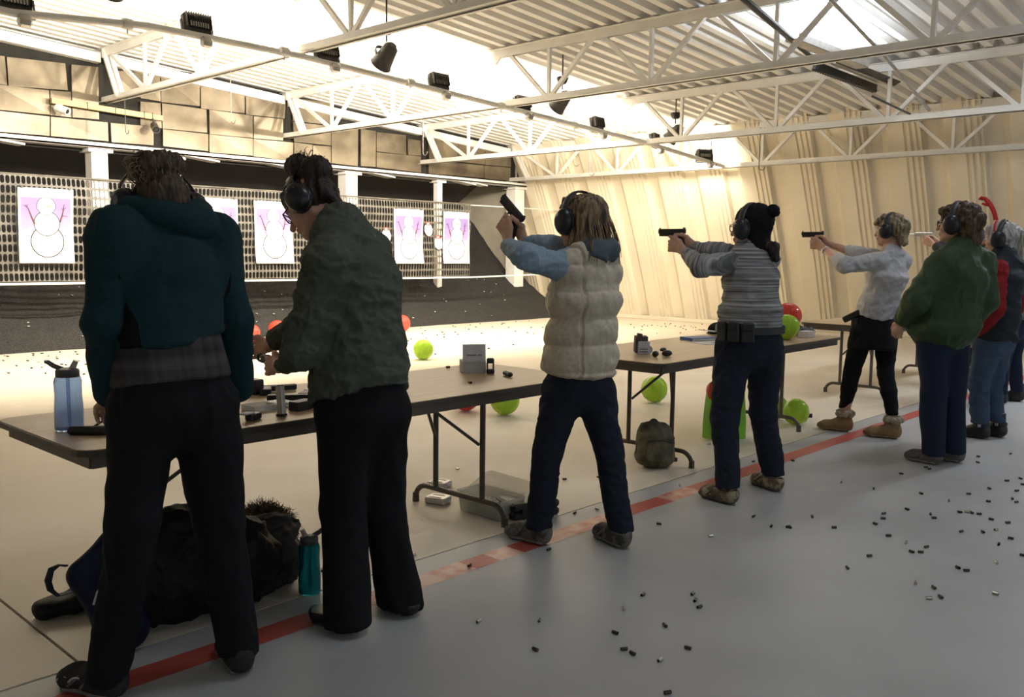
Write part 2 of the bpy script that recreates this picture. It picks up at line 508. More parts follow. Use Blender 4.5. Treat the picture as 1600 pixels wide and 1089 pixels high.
# sloping steel plate over the berm and the side plate of the trap
pl = MB(); pl._add([(-2,14.5,3.66),(15.3,14.5,3.66),(15.3,16.6,2.42),(-2,16.6,2.42),(-2,14.5,3.70),(15.3,14.5,3.70),(15.3,16.6,2.46),(-2,16.6,2.46)],
    [[0,1,2,3],[4,7,6,5],[0,4,5,1],[3,2,6,7],[0,3,7,4],[1,5,6,2]])
o = pl.build('trim_3', M_plate); tag(o, 'dark sloping steel backstop plate above the berm', 'backstop', kind='structure')
o = MB().box((15.36, 15.5, 1.7), (0.05, 2.3, 3.5)).build('trim_4', M_sideplate); tag(o, 'grey side plate closing the bullet trap', 'plate', kind='structure')
o = MB().box((7, 16.75, 2.2), (22, 0.05, 4.6)).build('trim_5', M_plate); tag(o, 'dark rear plate of the bullet trap', 'plate', kind='structure')
# unseen rest of the hall, plain
o = MB().box((-8.0, 5, 2.4), (0.1, 26, 4.8)).build('wall_left', M_wall); tag(o, 'plain far side wall of the hall out of view', 'wall', kind='structure')

# ---- hanging plastic target screen with slot holes
M_screen = mat('screen_plastic', (0.13, 0.118, 0.098), (0.075, 0.068, 0.056), rough=0.5, scale=6, detail=6)
YM = 13.0
sx0, sx1, sz0, sz1 = 3.2, 12.58, 0.955, 2.37
ncol, nrow = 146, 11
cw, chh = (sx1-sx0)/ncol, (sz1-sz0)/nrow
cell = []
hw, hh = cw*0.39, chh*0.40
hole = [(hw, hh*0.55), (hw*0.55, hh), (-hw*0.55, hh), (-hw, hh*0.55), (-hw, -hh*0.55), (-hw*0.55, -hh), (hw*0.55, -hh), (hw, -hh*0.55)]
outer = [(cw/2, hh*0.55), (hw*0.55, chh/2), (-hw*0.55, chh/2), (-cw/2, hh*0.55), (-cw/2, -hh*0.55), (-hw*0.55, -chh/2), (hw*0.55, -chh/2), (cw/2, -hh*0.55)]
corner = {0: (cw/2, chh/2), 2: (-cw/2, chh/2), 4: (-cw/2, -chh/2), 6: (cw/2, -chh/2)}
vs = []; fs = []
for c in range(ncol):
    for r in range(nrow):
        cx = sx0+(c+0.5)*cw; cz = sz0+(r+0.5)*chh
        n0 = len(vs)
        loc = hole + outer + [corner[k] for k in (0, 2, 4, 6)]
        for (a, b_) in loc:
            X = cx+a; Zz = cz+b_
            vs.append((X, YM + 0.015*math.sin(X*2.3+Zz*3)+0.01*math.sin(Zz*9+X), Zz + 0.008*math.sin(X*1.7)))
        for k in range(8):
            k2 = (k+1) % 8
            if k in corner: fs.append([n0+k, n0+8+k, n0+16+(0, 2, 4, 6).index(k), n0+8+k2, n0+k2])
            else: fs.append([n0+k, n0+8+k, n0+8+k2, n0+k2])
scr = thing('target_screen', 'long slotted plastic screen carrying the snowman posters', 'screen', (8, YM, sz0))
o = make_mesh('slotted_sheet', vs, fs, M_screen, scr)
md = o.modifiers.new('thickness', 'SOLIDIFY'); md.thickness = 0.008
MB().tube([(2.8, YM, sz1+0.015), (12.6, YM, sz1+0.015)], 0.014, 8).build('top_rail', M_screen, scr)
MB().tube([(2.8, YM-0.02, 0.935), (12.6, YM-0.02, 0.935), (14.9, YM+0.1, 0.97)], 0.016, 8).build('bottom_rail', M_white, scr)
MB().tube([(12.5, YM, sz1), (14.2, YM+0.3, sz1+0.03), (16.1, YM+0.5, sz1+0.05)], 0.01, 6).build('tie_rope', M_white, scr)

# ================================================================== ROOF STEEL AND LAMPS
def truss(X, label):
    z0 = chord_z(X); z1 = deck_z(X)-0.005
    t = thing('roof_truss', label, 'truss', (X, YW, z0), 'white roof trusses', kind='structure')
    hb = 0.085
    b = MB()
    for s in (-1, 1):       # double angle bottom chord
        b.box((X+s*0.03, 4.9, z0+hb/2), (0.008, 18.9, hb))
        b.box((X+s*0.055, 4.9, z0+0.004), (0.058, 18.9, 0.008))
    b.build('bottom_chord', M_white, t)
    b = MB()
    for s in (-1, 1):
        b.box((X+s*0.03, 4.9, z1-0.06), (0.008, 18.9, 0.11))
        b.box((X+s*0.06, 4.9, z1-0.008), (0.066, 18.9, 0.008))
    b.build('top_chord', M_white, t)
    zb, zt = z0+0.06, z1-0.06
    nodes = [12.9-1.625*i for i in range(12)]
    for i, y in enumerate(nodes):
        MB().tube([(X, y, zb), (X, y, zt)], 0.0, 4, flat=(0.022, 0.022, (1, 0, 0))).build('web_post', M_white, t)
        yt1 = (y+nodes[i-1])/2 if i else YW-0.15
        MB().tube([(X+0.01, y+0.05, zb), (X+0.01, yt1-0.05, zt)], 0.0, 4, flat=(0.025, 0.025, (1, 0, 0))).build('web_diagonal', M_white, t)
        MB().tube([(X-0.01, y-0.05, zb), (X-0.01, y-0.8125+0.05, zt)], 0.0, 4, flat=(0.025, 0.025, (1, 0, 0))).build('web_diagonal', M_white, t)
    b = MB()
    for s in (-1, 1):
        b.tube([(X+s*0.045, YW-0.12, z1-0.03), (X+s*0.045, YW-0.55, z0+0.04)], 0.0, 4, flat=(0.02, 0.03, (0, 1, 0)))
    b.box((X, YW-0.12, z1-0.06), (0.14, 0.02, 0.16))
    b.build('end_bracket', M_white, t)
    return t
truss(TRX[0], 'white steel roof truss nearest the camera, over the teal-jacketed woman')
truss(TRX[1], 'white roof truss second from the camera, ending left of the olive woman\'s bun')
truss(TRX[2], 'white roof truss third from the camera, ending above the right posters')
truss(TRX[3], 'white roof truss against the arched side wall')

# ---- conduit pipe with floodlights
PIPE = [(0.5, 8.75, 3.50), (2.9, 8.75, 3.46), (4.1, 8.75, 3.575), (5.9, 8.8, 3.585), (9.2, 8.76, 3.425), (12.4, 8.70, 3.26), (15.0, 8.75, 3.08)]
pipe = thing('lamp_pipe', 'long pale steel pipe hung across the trusses carrying floodlights', 'pipe', (8, 8.75, 3.4))
MB().tube(PIPE, 0.036, 12).build('tube', M_white, pipe, smooth='auto')
for px, py in ((199, 42), (444, 81), (641, 124), (783, 164), (898, 192), (998, 218)):
    p = AY(px, py, 8.75)
    zz = np.interp(p[0], [q[0] for q in PIPE], [q[2] for q in PIPE])
    b = MB().lathe((p[0], 8.75, zz), [(0.045, -0.05), (0.052, -0.03), (0.052, 0.03), (0.045, 0.05)], 12, frame((0, 1, 0), (1, 0, 0)))
    b.cyl((p[0], 8.75, zz-0.02), (p[0], 8.75, zz-0.09), 0.008, n=6)
    b.build('coupling', M_white, pipe, smooth='auto')
M_lens = mat('floodlight_glass', (0.9, 0.9, 0.85), rough=0.2, emit=FLOOD_COL, estr=30.0)
def floodlight(px, py, label, tilt=FLOOD_TILT, yaw=0.0, power=1.0):
    p = AY(px, py, 8.72); X = p[0]
    zz = float(np.interp(X, [q[0] for q in PIPE], [q[2] for q in PIPE]))
    base = V3(X, 8.72, zz)
    t = thing('floodlight', label, 'lamp', base, 'floodlights along the pipe')
    d = nrm((math.sin(yaw), math.cos(yaw)*math.cos(math.radians(tilt)), -math.sin(math.radians(tilt))))
    R = frame(d)
    c = base + V3(0, 0.10, 0.11)
    MB().box(c, (0.30, 0.075, 0.21), R, ch=0.015).build('housing', M_lampgrey, t)
    b = MB()
    for i in range(11):
        b.box(c + R@V3(-0.13+0.026*i, -0.052, 0.03), (0.006, 0.05, 0.15), R)
    b.build('cooling_fins', M_lampgrey, t)
    MB().box(c + R@V3(0, -0.06, -0.01), (0.20, 0.012, 0.05), R).build('rating_plate', M_galv, t)
    b = MB()
    for s in (-1, 1): b.box(c + R@V3(s*0.165, 0, -0.04), (0.008, 0.03, 0.16), R)
    b.box(c + R@V3(0, 0, -0.125), (0.338, 0.03, 0.008), R)
    b.build('yoke', M_lampgrey, t)
    b = MB().lathe(base + V3(0.05, 0, -0.06), [(0.045, -0.05), (0.058, -0.035), (0.058, 0.035), (0.045, 0.05)], 8, frame((0, 1, 0), (1, 0, 0)))
    b.build('junction_box', M_galv, t)
    lf = c + R@V3(0, 0.041, 0)
    b = MB(); b.box(lf, (0.25, 0.004, 0.16), R); b.build('glass', M_lens, t)
    area_light('flood_beam', c + R@V3(0, 0.06, 0), d, 0.25, 0.16, FLOOD_W*power, FLOOD_COL, t)
floodlight(28, 14, 'floodlight at the far left end of the pipe')
floodlight(315, 50, 'second floodlight from the left, left of the first truss')
floodlight(518, 97, 'floodlight just behind the chord of the nearest truss')
floodlight(693, 135, 'floodlight halfway along the pipe below the hanging can spotlight')
floodlight(823, 178, 'floodlight tucked under the second truss')
floodlight(940, 200, 'floodlight left of the third truss', yaw=-0.1, power=0.85)
floodlight(1030, 207, 'floodlight just right of the third truss beside a can spotlight', yaw=-0.25, power=0.6)
floodlight(1108, 240, 'floodlight at the far right end of the pipe by the arched wall', yaw=0.6, power=0.28)

def can_spot(px, py, label, drop=0.33, yaw=0.0, Y=8.42):
    p = AY(px, py, Y); X = float(p[0]); z1 = float(p[2])
    t = thing('can_spotlight', label, 'lamp', (X, Y, z1), 'black can spotlights under the deck')
    MB().lathe((X, Y, z1-0.05), [(0.07, 0.05), (0.09, 0.03), (0.07, -0.02), (0.05, -0.05)], 12).build('ceiling_clamp', M_black, t, smooth='auto')
    MB().cyl((X, Y, deck_z(X)+0.073), (X, Y, z1-drop+0.15), 0.010, n=8).build('stem', M_black, t)
    d = nrm((math.sin(yaw)*0.8, 0.75, -0.65)); R = frame(d)
    c = V3(X, Y, z1-drop)
    RR = np.stack([R[:, 0], R[:, 2], -R[:, 1]], axis=1)
    MB().lathe(c, [(0.05, 0.15), (0.085, 0.11), (0.10, 0.0), (0.115, -0.10), (0.13, -0.15), (0.12, -0.15), (0.10, -0.12)], 18, RR).build('can', M_lampgrey, t, smooth='auto')
    arc = [c + R@V3(0.125*math.cos(a), 0.02, 0.14*math.sin(a)+0.02) for a in np.linspace(0, math.pi, 11)]
    MB().tube(arc, 0.0, 4, flat=(0.018, 0.005, R[:, 1])).build('yoke', M_black, t)
can_spot(604, 40, 'black can spotlight hanging above the middle of the pipe')
can_spot(879, 120, 'black can spotlight right of the second truss')
can_spot(1056, 176, 'black can spotlight near the arched wall')
can_spot(176, -92, 'can spotlight cut off by the top left edge of the picture')

# ---- timber rail with two cameras in front of the panels
rail = thing('camera_rail', 'horizontal timber rail fixed in front of the baffle panels', 'rail', AY(170, 183, YW-0.12))
a, b_ = AY(80, 157, YW-0.12), AY(253, 185, YW-0.12)
a_r, b_r = a, b_
MB().tube([a, b_], 0, 4, flat=(0.04, 0.035, (0, 0, 1))).build('beam', M_wood, rail)
for k in (0.3, 0.55, 0.82, 0.9):
    MB().box(a+(b_-a)*k + V3(0, -0.03, 0), (0.012, 0.02, 0.11)).build('strap', M_black, rail)
M_wplast = mat('white_plastic', (0.78, 0.77, 0.74), rough=0.4)
def bullet_cam(px, py, d, m, label):
    p = AY(px, py, YW-0.2)
    t = thing('security_camera', label, 'camera', p)
    R = frame(d); RR = np.stack([R[:, 0], R[:, 2], -R[:, 1]], axis=1)
    MB().lathe(p, [(0.035, 0.11), (0.055, 0.09), (0.06, -0.08), (0.062, -0.1), (0.05, -0.1), (0.045, -0.06)], 16, RR).build('barrel', m, t, smooth='auto')
    rz = a_r[2]+(b_r[2]-a_r[2])*(p[0]-a_r[0])/(b_r[0]-a_r[0])
    MB().tube([p + V3(0, 0, 0.04), V3(p[0]-0.01, p[1]+0.03, rz-0.05), V3(p[0]-0.01, YW-0.12, rz-0.035)], 0.02, 8).build('mount', m, t)
    MB().lathe(p + R@V3(0, 0.085, 0), [(0.035, 0.0), (0.03, -0.01)], 14, RR).build('lens', M_black, t)
bullet_cam(97, 171, (0.55, -0.75, -0.35), M_wplast, 'white security camera at the left end of the timber rail')
bullet_cam(242, 199, (-0.2, -0.8, -0.45), M_lampgrey, 'dark security camera at the right end of the timber rail')

# ---- wire hooks hanging from the trusses
def hook(X, Y, L, label):
    z = chord_z(X)
    pts = [(X, Y, z+0.1), (X, Y, z-L)] + [(X, Y-0.05+0.05*math.cos(a), z-L-0.05*math.sin(a)) for a in np.linspace(0.3, 3.3, 8)]
    o = MB().tube(pts, 0.006, 5).build('wire_hook', M_lampgrey, loc=(X, Y, z)); tag(o, label, 'hook', 'wire hooks on the trusses')
def hook_px(i, px, py, L, label):
    p = AX(px, py, TRX[i]); hook(TRX[i], p[1], L, label)
hook_px(0, 195, 160, 0.48, 'wire hook below the left end of the nearest truss')
hook_px(0, 360, 120, 0.60, 'wire hook hanging further along the nearest truss')
hook_px(1, 661, 195, 0.50, 'wire hook on the second truss')
hook_px(2, 898, 232, 0.22, 'wire hook on the third truss above the woman in the vest')
hook_px(2, 922, 229, 0.40, 'longer wire hook on the third truss above the woman in the vest')
hook_px(2, 1112, 213, 0.40, 'wire hook on the third truss near the end floodlight')
hook_px(2, 1188, 207, 0.48, 'wire hook on the third truss left of the heater')

# ---- fluorescent strip that lights the deck at upper right, radiant heater, conduits
M_tube = mat('fluorescent_tube', (0.9, 0.95, 1.0), rough=0.3, emit=STRIP_COL, estr=14.0)
def strip_light(X, Y, z, label, up, watts):
    """industrial batten: trough reflector, tube, two hangers; throws its light up or down"""
    fx = thing('strip_light', label, 'lamp', (X, Y, z+0.11))
    sg = 1 if up else -1
    MB().box((X, Y, z-sg*0.055), (1.9, 0.16, 0.03), ch=0.008).box((X, Y-0.08, z-sg*0.025), (1.9, 0.012, 0.08)).box((X, Y+0.08, z-sg*0.025), (1.9, 0.012, 0.08)).build('reflector', M_galv, fx)
    MB().cyl((X-0.9, Y, z), (X+0.9, Y, z), 0.018, n=10).build('tube', M_tube, fx)
    for dx in (-0.8, 0.8): MB().cyl((X+dx, Y, z), (X+dx, Y, deck_z(X+dx)), 0.006, n=6).build('hanger', M_galv, fx)
    area_light('strip_glow', (X, Y, z+sg*0.03), (0, 0, sg), 1.8, 0.10, watts, STRIP_COL, fx)
strip_light(10.4, 4.72, 3.84, 'bright fluorescent strip light throwing light up onto the deck at upper right', True, STRIP_W)
strip_light(3.2, 1.7, 4.15, 'added fill strip light above the two women at left, out of view', False, FILL_W)  # this and the next two: unseen strips added to brighten near floor and wall
strip_light(6.9, 1.5, 3.95, 'added fill strip light above the pompom-hat woman, out of view', False, FILL_W)
strip_light(11.3, 1.2, 3.85, 'added fill strip light near the arched wall, out of view', False, FILL_W*7.5)

ht = thing('radiant_heater', 'dark radiant heater with silver reflector under the deck at upper right', 'heater', (11.9, 5.17, 3.85))
h0, h1 = AZ(1272, 106, 3.74), AZ(1368, 142, 3.74)
hd = nrm(h1-h0); R = frame(hd)
L_ = np.linalg.norm(h1-h0)
MB().box((h0+h1)/2 + R@V3(0.0, 0, 0.03), (0.05, L_, 0.11), R, ch=0.01).build('burner_body', M_black, ht)
MB().box((h0+h1)/2 + R@V3(0.14, 0, 0.07), (0.26, L_*0.98, 0.012), R@roty(0.35)).build('reflector', M_galv, ht)
MB().box((h0+h1)/2 + R@V3(0.30, 0, 0.06), (0.10, L_*0.98, 0.012), R@roty(-0.5)).build('reflector_lip', M_lampgrey, ht)
bb = MB()
for i in range(26): bb.box(h0+(h1-h0)*(i+0.5)/26 + R@V3(-0.03, 0, -0.01), (0.02, 0.03, 0.03), R)
bb.build('grille', M_black, ht)
MB().tube([h1 + V3(0, 0, 0.1), h1 + V3(0.02, 0, 0.02), h1 + V3(0.06, -0.02, 0.0)], 0.01, 6).build('chain', M_galv, ht)
o = MB().tube([AZ(1150, -12, 3.8), AZ(1275, 94, 3.8)], 0.035, 10).build('flue_pipe', M_black); o.data.materials[0] = M_lampgrey
o2 = tag(o, 'dark flue pipe slanting towards the radiant heater', 'pipe')
o = MB().tube([AZ(1298, 0, 3.9), AZ(1380, 85, 3.8), AX(1452, 172, 12.42)], 0.02, 8).build('conduit', M_galv); tag(o, 'thin steel conduit slanting down to the third truss', 'conduit')
o = MB().tube([AX(1362, 150, 12.2), AX(1430, 182, 12.42)], 0.014, 6).build('gas_hose', M_lampgrey); tag(o, 'short hose from the heater to the third truss', 'hose')

# ================================================================== POSTERS ON THE SCREEN
M_paper = mat('poster_paper', (0.62, 0.62, 0.62), (0.60, 0.60, 0.60), rough=0.6, scale=3)
M_ink = mat('ink_outline', (0.022, 0.018, 0.018), rough=0.7)
M_twig = mat('ink_twig', (0.085, 0.028, 0.022), rough=0.7)
M_carrot = mat('ink_carrot', (0.55, 0.22, 0.08), rough=0.7)
def purple_print():
    m = mat('ink_sky', (0.62, 0.50, 0.80), rough=0.6)
    nt = m.node_tree; N = nt.nodes; L = nt.links
    tc = N.new('ShaderNodeTexCoord'); sp = N.new('ShaderNodeSeparateXYZ'); cr = N.new('ShaderNodeValToRGB')
    mr = N.new('ShaderNodeMapRange'); mr.inputs[1].default_value = 0.36; mr.inputs[2].default_value = 0.875
    nz = N.new('ShaderNodeTexNoise'); nz.inputs['Scale'].default_value = 3.0
    ad = N.new('ShaderNodeMath'); ad.operation = 'MULTIPLY_ADD'; ad.inputs[1].default_value = 0.25; 
    L.new(tc.outputs['Object'], sp.inputs[0]); L.new(tc.outputs['Object'], nz.inputs['Vector'])
    L.new(nz.outputs['Fac'], ad.inputs[0]); L.new(sp.outputs['Z'], ad.inputs[2])
    L.new(ad.outputs[0], mr.inputs[0]); L.new(mr.outputs[0], cr.inputs['Fac'])
    e = cr.color_ramp.elements
    e[0].position = 0.18; e[0].color = (0.60, 0.59, 0.62, 1)
    e[1].position = 1.0; e[1].color = (0.20, 0.145, 0.34, 1)
    q = e.new(0.5); q.color = (0.31, 0.21, 0.38, 1)
    L.new(cr.outputs['Color'], N['Principled BSDF'].inputs['Base Color'])
    return m
M_sky = purple_print()
def poster(pxl, pyt, pxr, label, sway=0.0):
    a = AY(pxl, pyt, YM-0.06); b = AY(pxr, pyt, YM-0.06)
    X0 = a[0]; w = 0.70; z1 = 2.215; hgt = 1.0
    X0 = (a[0]+b[0])/2 - w/2
    y0 = YM-0.05
    base = V3(X0+w/2, y0, z1-hgt)
    t = thing('snowman_poster', label, 'poster', base, 'snowman target posters')
    def curl(x, z): return y0 - 0.004 - 0.035*max(0, 1-(z-base[2])/0.45)**2*(0.4+0.6*abs(x-base[0])/(w/2)) - 0.008*math.sin(3*x+5*z)
    def P(u, v, off=0.0):
        x = X0+u*w + sway*(1-v)*0.06; z = base[2]+v*hgt
        return V3(x, curl(x, z)-off, z)
    nU, nV = 10, 16
    vs = []; fs = []
    for off in (0.0, -0.0015):
        for i in range(nU+1):
            for j in range(nV+1): vs.append(P(i/nU, j/nV, off))
    n1 = (nU+1)*(nV+1)
    for i in range(nU):
        for j in range(nV):
            q = [i*(nV+1)+j, (i+1)*(nV+1)+j, (i+1)*(nV+1)+j+1, i*(nV+1)+j+1]
            fs.append(q); fs.append([k+n1 for k in q[::-1]])
    make_mesh('paper_sheet', vs, fs, M_paper, t, smooth=True)
    vs = []; fs = []
    n2u, n2v = 10, 10
    for i in range(n2u+1):
        for j in range(n2v+1): vs.append(P(0.045+0.91*i/n2u, 0.36+0.515*j/n2v, 0.0012))
    fs = [[i*(n2v+1)+j, (i+1)*(n2v+1)+j, (i+1)*(n2v+1)+j+1, i*(n2v+1)+j+1] for i in range(n2u) for j in range(n2v)]
    make_mesh('sky_print', vs, fs, M_sky, t, smooth=True)
    def disc(name, u, v, r, m, off, ring):
        n = 40; ks = [0.0, 0.5, 1.0] if not ring else [0.962, 1.030]
        vs = []; fs = []
        for k in ks:
            for i in range(n):
                a_ = 2*math.pi*i/n
                vs.append(P(u + r*k*math.cos(a_)/w, v + r*k*math.sin(a_)/hgt, off))
        for q in range(len(ks)-1):
            for i in range(n): fs.append([q*n+i, q*n+(i+1) % n, (q+1)*n+(i+1) % n, (q+1)*n+i])
        make_mesh(name, vs, fs, m, t)
    for k, (u, v, r) in enumerate(((0.515, 0.29, 0.212), (0.51, 0.53, 0.165), (0.50, 0.765, 0.118))):
        disc('outline', u, v, r, M_ink, 0.0020+0.0006*k, True)
    for k, (u, v, r) in enumerate(((0.515, 0.29, 0.212), (0.51, 0.53, 0.165), (0.50, 0.765, 0.118))):
        disc('snowball_print', u, v, r*0.963, M_paper, 0.0022+0.0006*k, False)
    def stroke(name, pts, wd, m, off=0.0045):
        vs = []; fs = []
        for i, (u, v) in enumerate(pts):
            p0 = np.array(pts[max(i-1, 0)]); p1 = np.array(pts[min(i+1, len(pts)-1)])
            d = (p1-p0)*np.array([w, hgt]); d = d/np.linalg.norm(d); nn = np.array([-d[1]/w, d[0]/hgt])
            ww = wd[i]
            vs += [P(u+nn[0]*ww, v+nn[1]*ww, off), P(u-nn[0]*ww, v-nn[1]*ww, off)]
            if i: fs.append([2*i-2, 2*i-1, 2*i+1, 2*i])
        make_mesh(name, vs, fs, m, t)
    stroke('twig_arm', [(0.29, 0.52), (0.24, 0.60), (0.18, 0.72), (0.13, 0.77)], [0.012, 0.010, 0.006, 0.003], M_twig)
    stroke('twig', [(0.16, 0.74), (0.09, 0.765)], [0.004, 0.002], M_twig); stroke('twig', [(0.16, 0.74), (0.17, 0.785)], [0.004, 0.002], M_twig)
    stroke('twig_arm', [(0.75, 0.55), (0.79, 0.64), (0.82, 0.73), (0.83, 0.80)], [0.011, 0.009, 0.006, 0.003], M_twig)
    stroke('twig', [(0.79, 0.64), (0.90, 0.635)], [0.005, 0.002], M_twig); stroke('twig', [(0.81, 0.70), (0.78, 0.75)], [0.005, 0.002], M_twig); stroke('twig', [(0.82, 0.73), (0.87, 0.755)], [0.004, 0.002], M_twig)
    stroke('carrot_nose', [(0.51, 0.765), (0.57, 0.755), (0.64, 0.738)], [0.011, 0.008, 0.002], M_carrot)
    for u in (0.07, 0.92):
        p = P(u, 1.0); 
        cl = MB().box(p+V3(0, -0.004, 0.005), (0.035, 0.025, 0.03), I3, ch=0.004)
        cl.build('binder_clip', M_lampgrey, t)
poster(27, 288, 115, 'largest snowman poster, at the far left of the screen', -0.5)
poster(305, 302, 371, 'snowman poster just right of the teal-jacketed woman', 0.2)
poster(394, 306, 458, 'snowman poster behind the face of the woman in olive', 0.3)
poster(481, 313, 540, 'snowman poster mostly hidden behind the olive woman\'s neck', 0.0)
poster(615, 322, 663, 'snowman poster second from the right end of the screen', -0.2)
poster(692, 328, 735, 'snowman poster at the right end of the screen', -0.2)
M_ornred = mat('ornament_red', (0.62, 0.06, 0.04), rough=0.5)
def ornament(px, py, label):
    c = AY(px, py, YM-0.045)
    t = thing('ornament_target', label, 'target', c+V3(0, 0, -0.12), 'paper ornament targets')
    R = frame((0, 0, 1), (0, -1, 0)); Rt = np.stack([V3(1, 0, 0)@I3, V3(0, 0, 1), V3(0, -1, 0)], 1)@rotz(0.35)
    MB().lathe(c, [(0.105, -0.003), (0.105, 0.003)], 28, Rt, 0.92, 1.15).build('white_disc', M_paper, t)
    MB().prism([(-0.055, 0.085), (0.055, 0.085), (0.045, 0.145), (-0.045, 0.145)], -0.004, 0.0055, np.stack([V3(1, 0, 0), V3(0, 0, 1), V3(0, -1, 0)], 1), c+V3(-0.015, 0, 0)).build('red_cap', M_ornred, t)
    MB().box(c+V3(-0.015, -0.006, 0.116), (0.05, 0.003, 0.028)).build('highlight', M_paper, t)
ornament(604, 368, 'white paper ornament with a red cap left of the two right posters')
ornament(669.5, 359, 'upper white paper ornament between the two right posters')
ornament(685, 380, 'lower white paper ornament tucked beside the rightmost poster')

# ================================================================== FOLDING TABLES
M_top = mat('table_laminate', (0.46, 0.325, 0.185), (0.39, 0.27, 0.15), rough=0.38, scale=4, stretch=(0.5, 7, 1), detail=8)
M_edge = mat('table_edge', (0.085, 0.065, 0.045), rough=0.5)
M_skirt = mat('table_apron', (0.15, 0.12, 0.085), (0.12, 0.095, 0.07), rough=0.55)
M_leg = mat('table_leg_paint', (0.115, 0.090, 0.062), (0.085, 0.066, 0.046), rough=0.38, scale=20)
TZ = 0.74
def table(x0, x1, y0, y1, rot, legs, label):
    cx, cy = (x0+x1)/2, (y0+y1)/2; L_, W_ = x1-x0, y1-y0
    t = thing('folding_table', label, 'table', (cx, cy, 0))
    R = rotz(rot); c = V3(cx, cy, 0)
    MB().prism(rounded(L_, W_, 0.07), TZ-0.010, TZ, R, c).build('top', M_top, t)
    MB().prism(rounded(L_+0.012, W_+0.012, 0.076), TZ-0.024, TZ-0.003, R, c).build('edge_band', M_edge, t)
    b = MB(); s = 0.035
    for sy in (-1, 1): b.box(c+R@V3(0, sy*(W_/2-s), TZ-0.046), (L_-2*s-0.02, 0.016, 0.050), R)
    for sx in (-1, 1): b.box(c+R@V3(sx*(L_/2-s-0.01), 0, TZ-0.046), (0.016, W_-2*s, 0.050), R)
    b.build('apron', M_skirt, t)
    for lx, ya, yb in legs:
        lx_ = lx-cx
        P = lambda y, z, dx=0.0: c+R@V3(lx_+dx, y-cy, z)
        m1, m2 = ya+(yb-ya)*0.24, ya+(yb-ya)*0.76
        zf = 0.105
        for y in (m1, m2): MB().tube([P(y, zf), P(y, TZ-0.03)], 0.0155, 10).build('leg', M_leg, t, smooth='auto')
        pts = [P(ya, 0.012)] + [P(ya+0.09*(1-math.cos(a)), 0.02+(zf-0.02)*math.sin(a)) for a in np.linspace(0.15, math.pi/2, 7)]
        pts += [P(yb-0.09*(1-math.cos(a)), 0.02+(zf-0.02)*math.sin(a)) for a in np.linspace(math.pi/2, 0.15, 7)] + [P(yb, 0.012)]
        MB().tube(pts, 0.0155, 10).build('foot_rail', M_leg, t, smooth='auto')
        for y in (ya, yb): MB().tube([P(y, 0.0), P(y, 0.05)], [0.020, 0.0185], 10).build('rubber_foot', M_edge, t)
        sg = 1 if lx < cx else -1
        mid = (ya+yb)/2
        br = MB().tube([P(mid, TZ-0.06, sg*0.30), P(mid, TZ-0.11, sg*0.24), P(m1+0.01, TZ-0.33, 0.015*sg)], 0.009, 8)
        br.tube([P(mid, TZ-0.06, sg*0.30), P(mid, TZ-0.11, sg*0.24), P(m2-0.01, TZ-0.33, 0.015*sg)], 0.009, 8)
        br.box(P(mid, TZ-0.05, sg*0.30), (0.10, 0.06, 0.05), R)
        br.build('brace', M_leg, t, smooth='auto')
    return t
lx1 = float(AY(303, 800, 3.30)[0])
table(1.16, 3.93, 3.085, 3.92, 0.012, [(lx1, 3.13, 3.83), (3.30, 3.13, 3.83)], 'brown folding table in front of the two women at left')
table(4.71, 7.58, 3.17, 4.10, 0.022, [(5.13, 3.18, 3.86), (6.86, 3.21, 3.88)], 'brown folding table beside the woman in the pompom hat')
table(8.95, 11.7, 3.35, 4.25, 0.0, [(9.15, 3.40, 4.02), (11.4, 3.40, 4.02)], 'farthest brown folding table behind the woman in the white shirt')

# ================================================================== BODY MODELLER (smooth fields -> one closed surface)
_RT = np.random.RandomState(5).rand(65536).astype(np.float32)
def vnoise(P):
    P = np.asarray(P, np.float64); i = np.floor(P).astype(np.int64); f = P-i; f = f*f*(3-2*f)
    out = np.zeros(len(P))
    for dx in (0, 1):
        for dy in (0, 1):
            for dz in (0, 1):
                h = ((i[:, 0]+dx)*73856093 ^ (i[:, 1]+dy)*19349663 ^ (i[:, 2]+dz)*83492791) & 65535
                w = (f[:, 0] if dx else 1-f[:, 0])*(f[:, 1] if dy else 1-f[:, 1])*(f[:, 2] if dz else 1-f[:, 2])
                out += w*_RT[h]
    return out*2-1

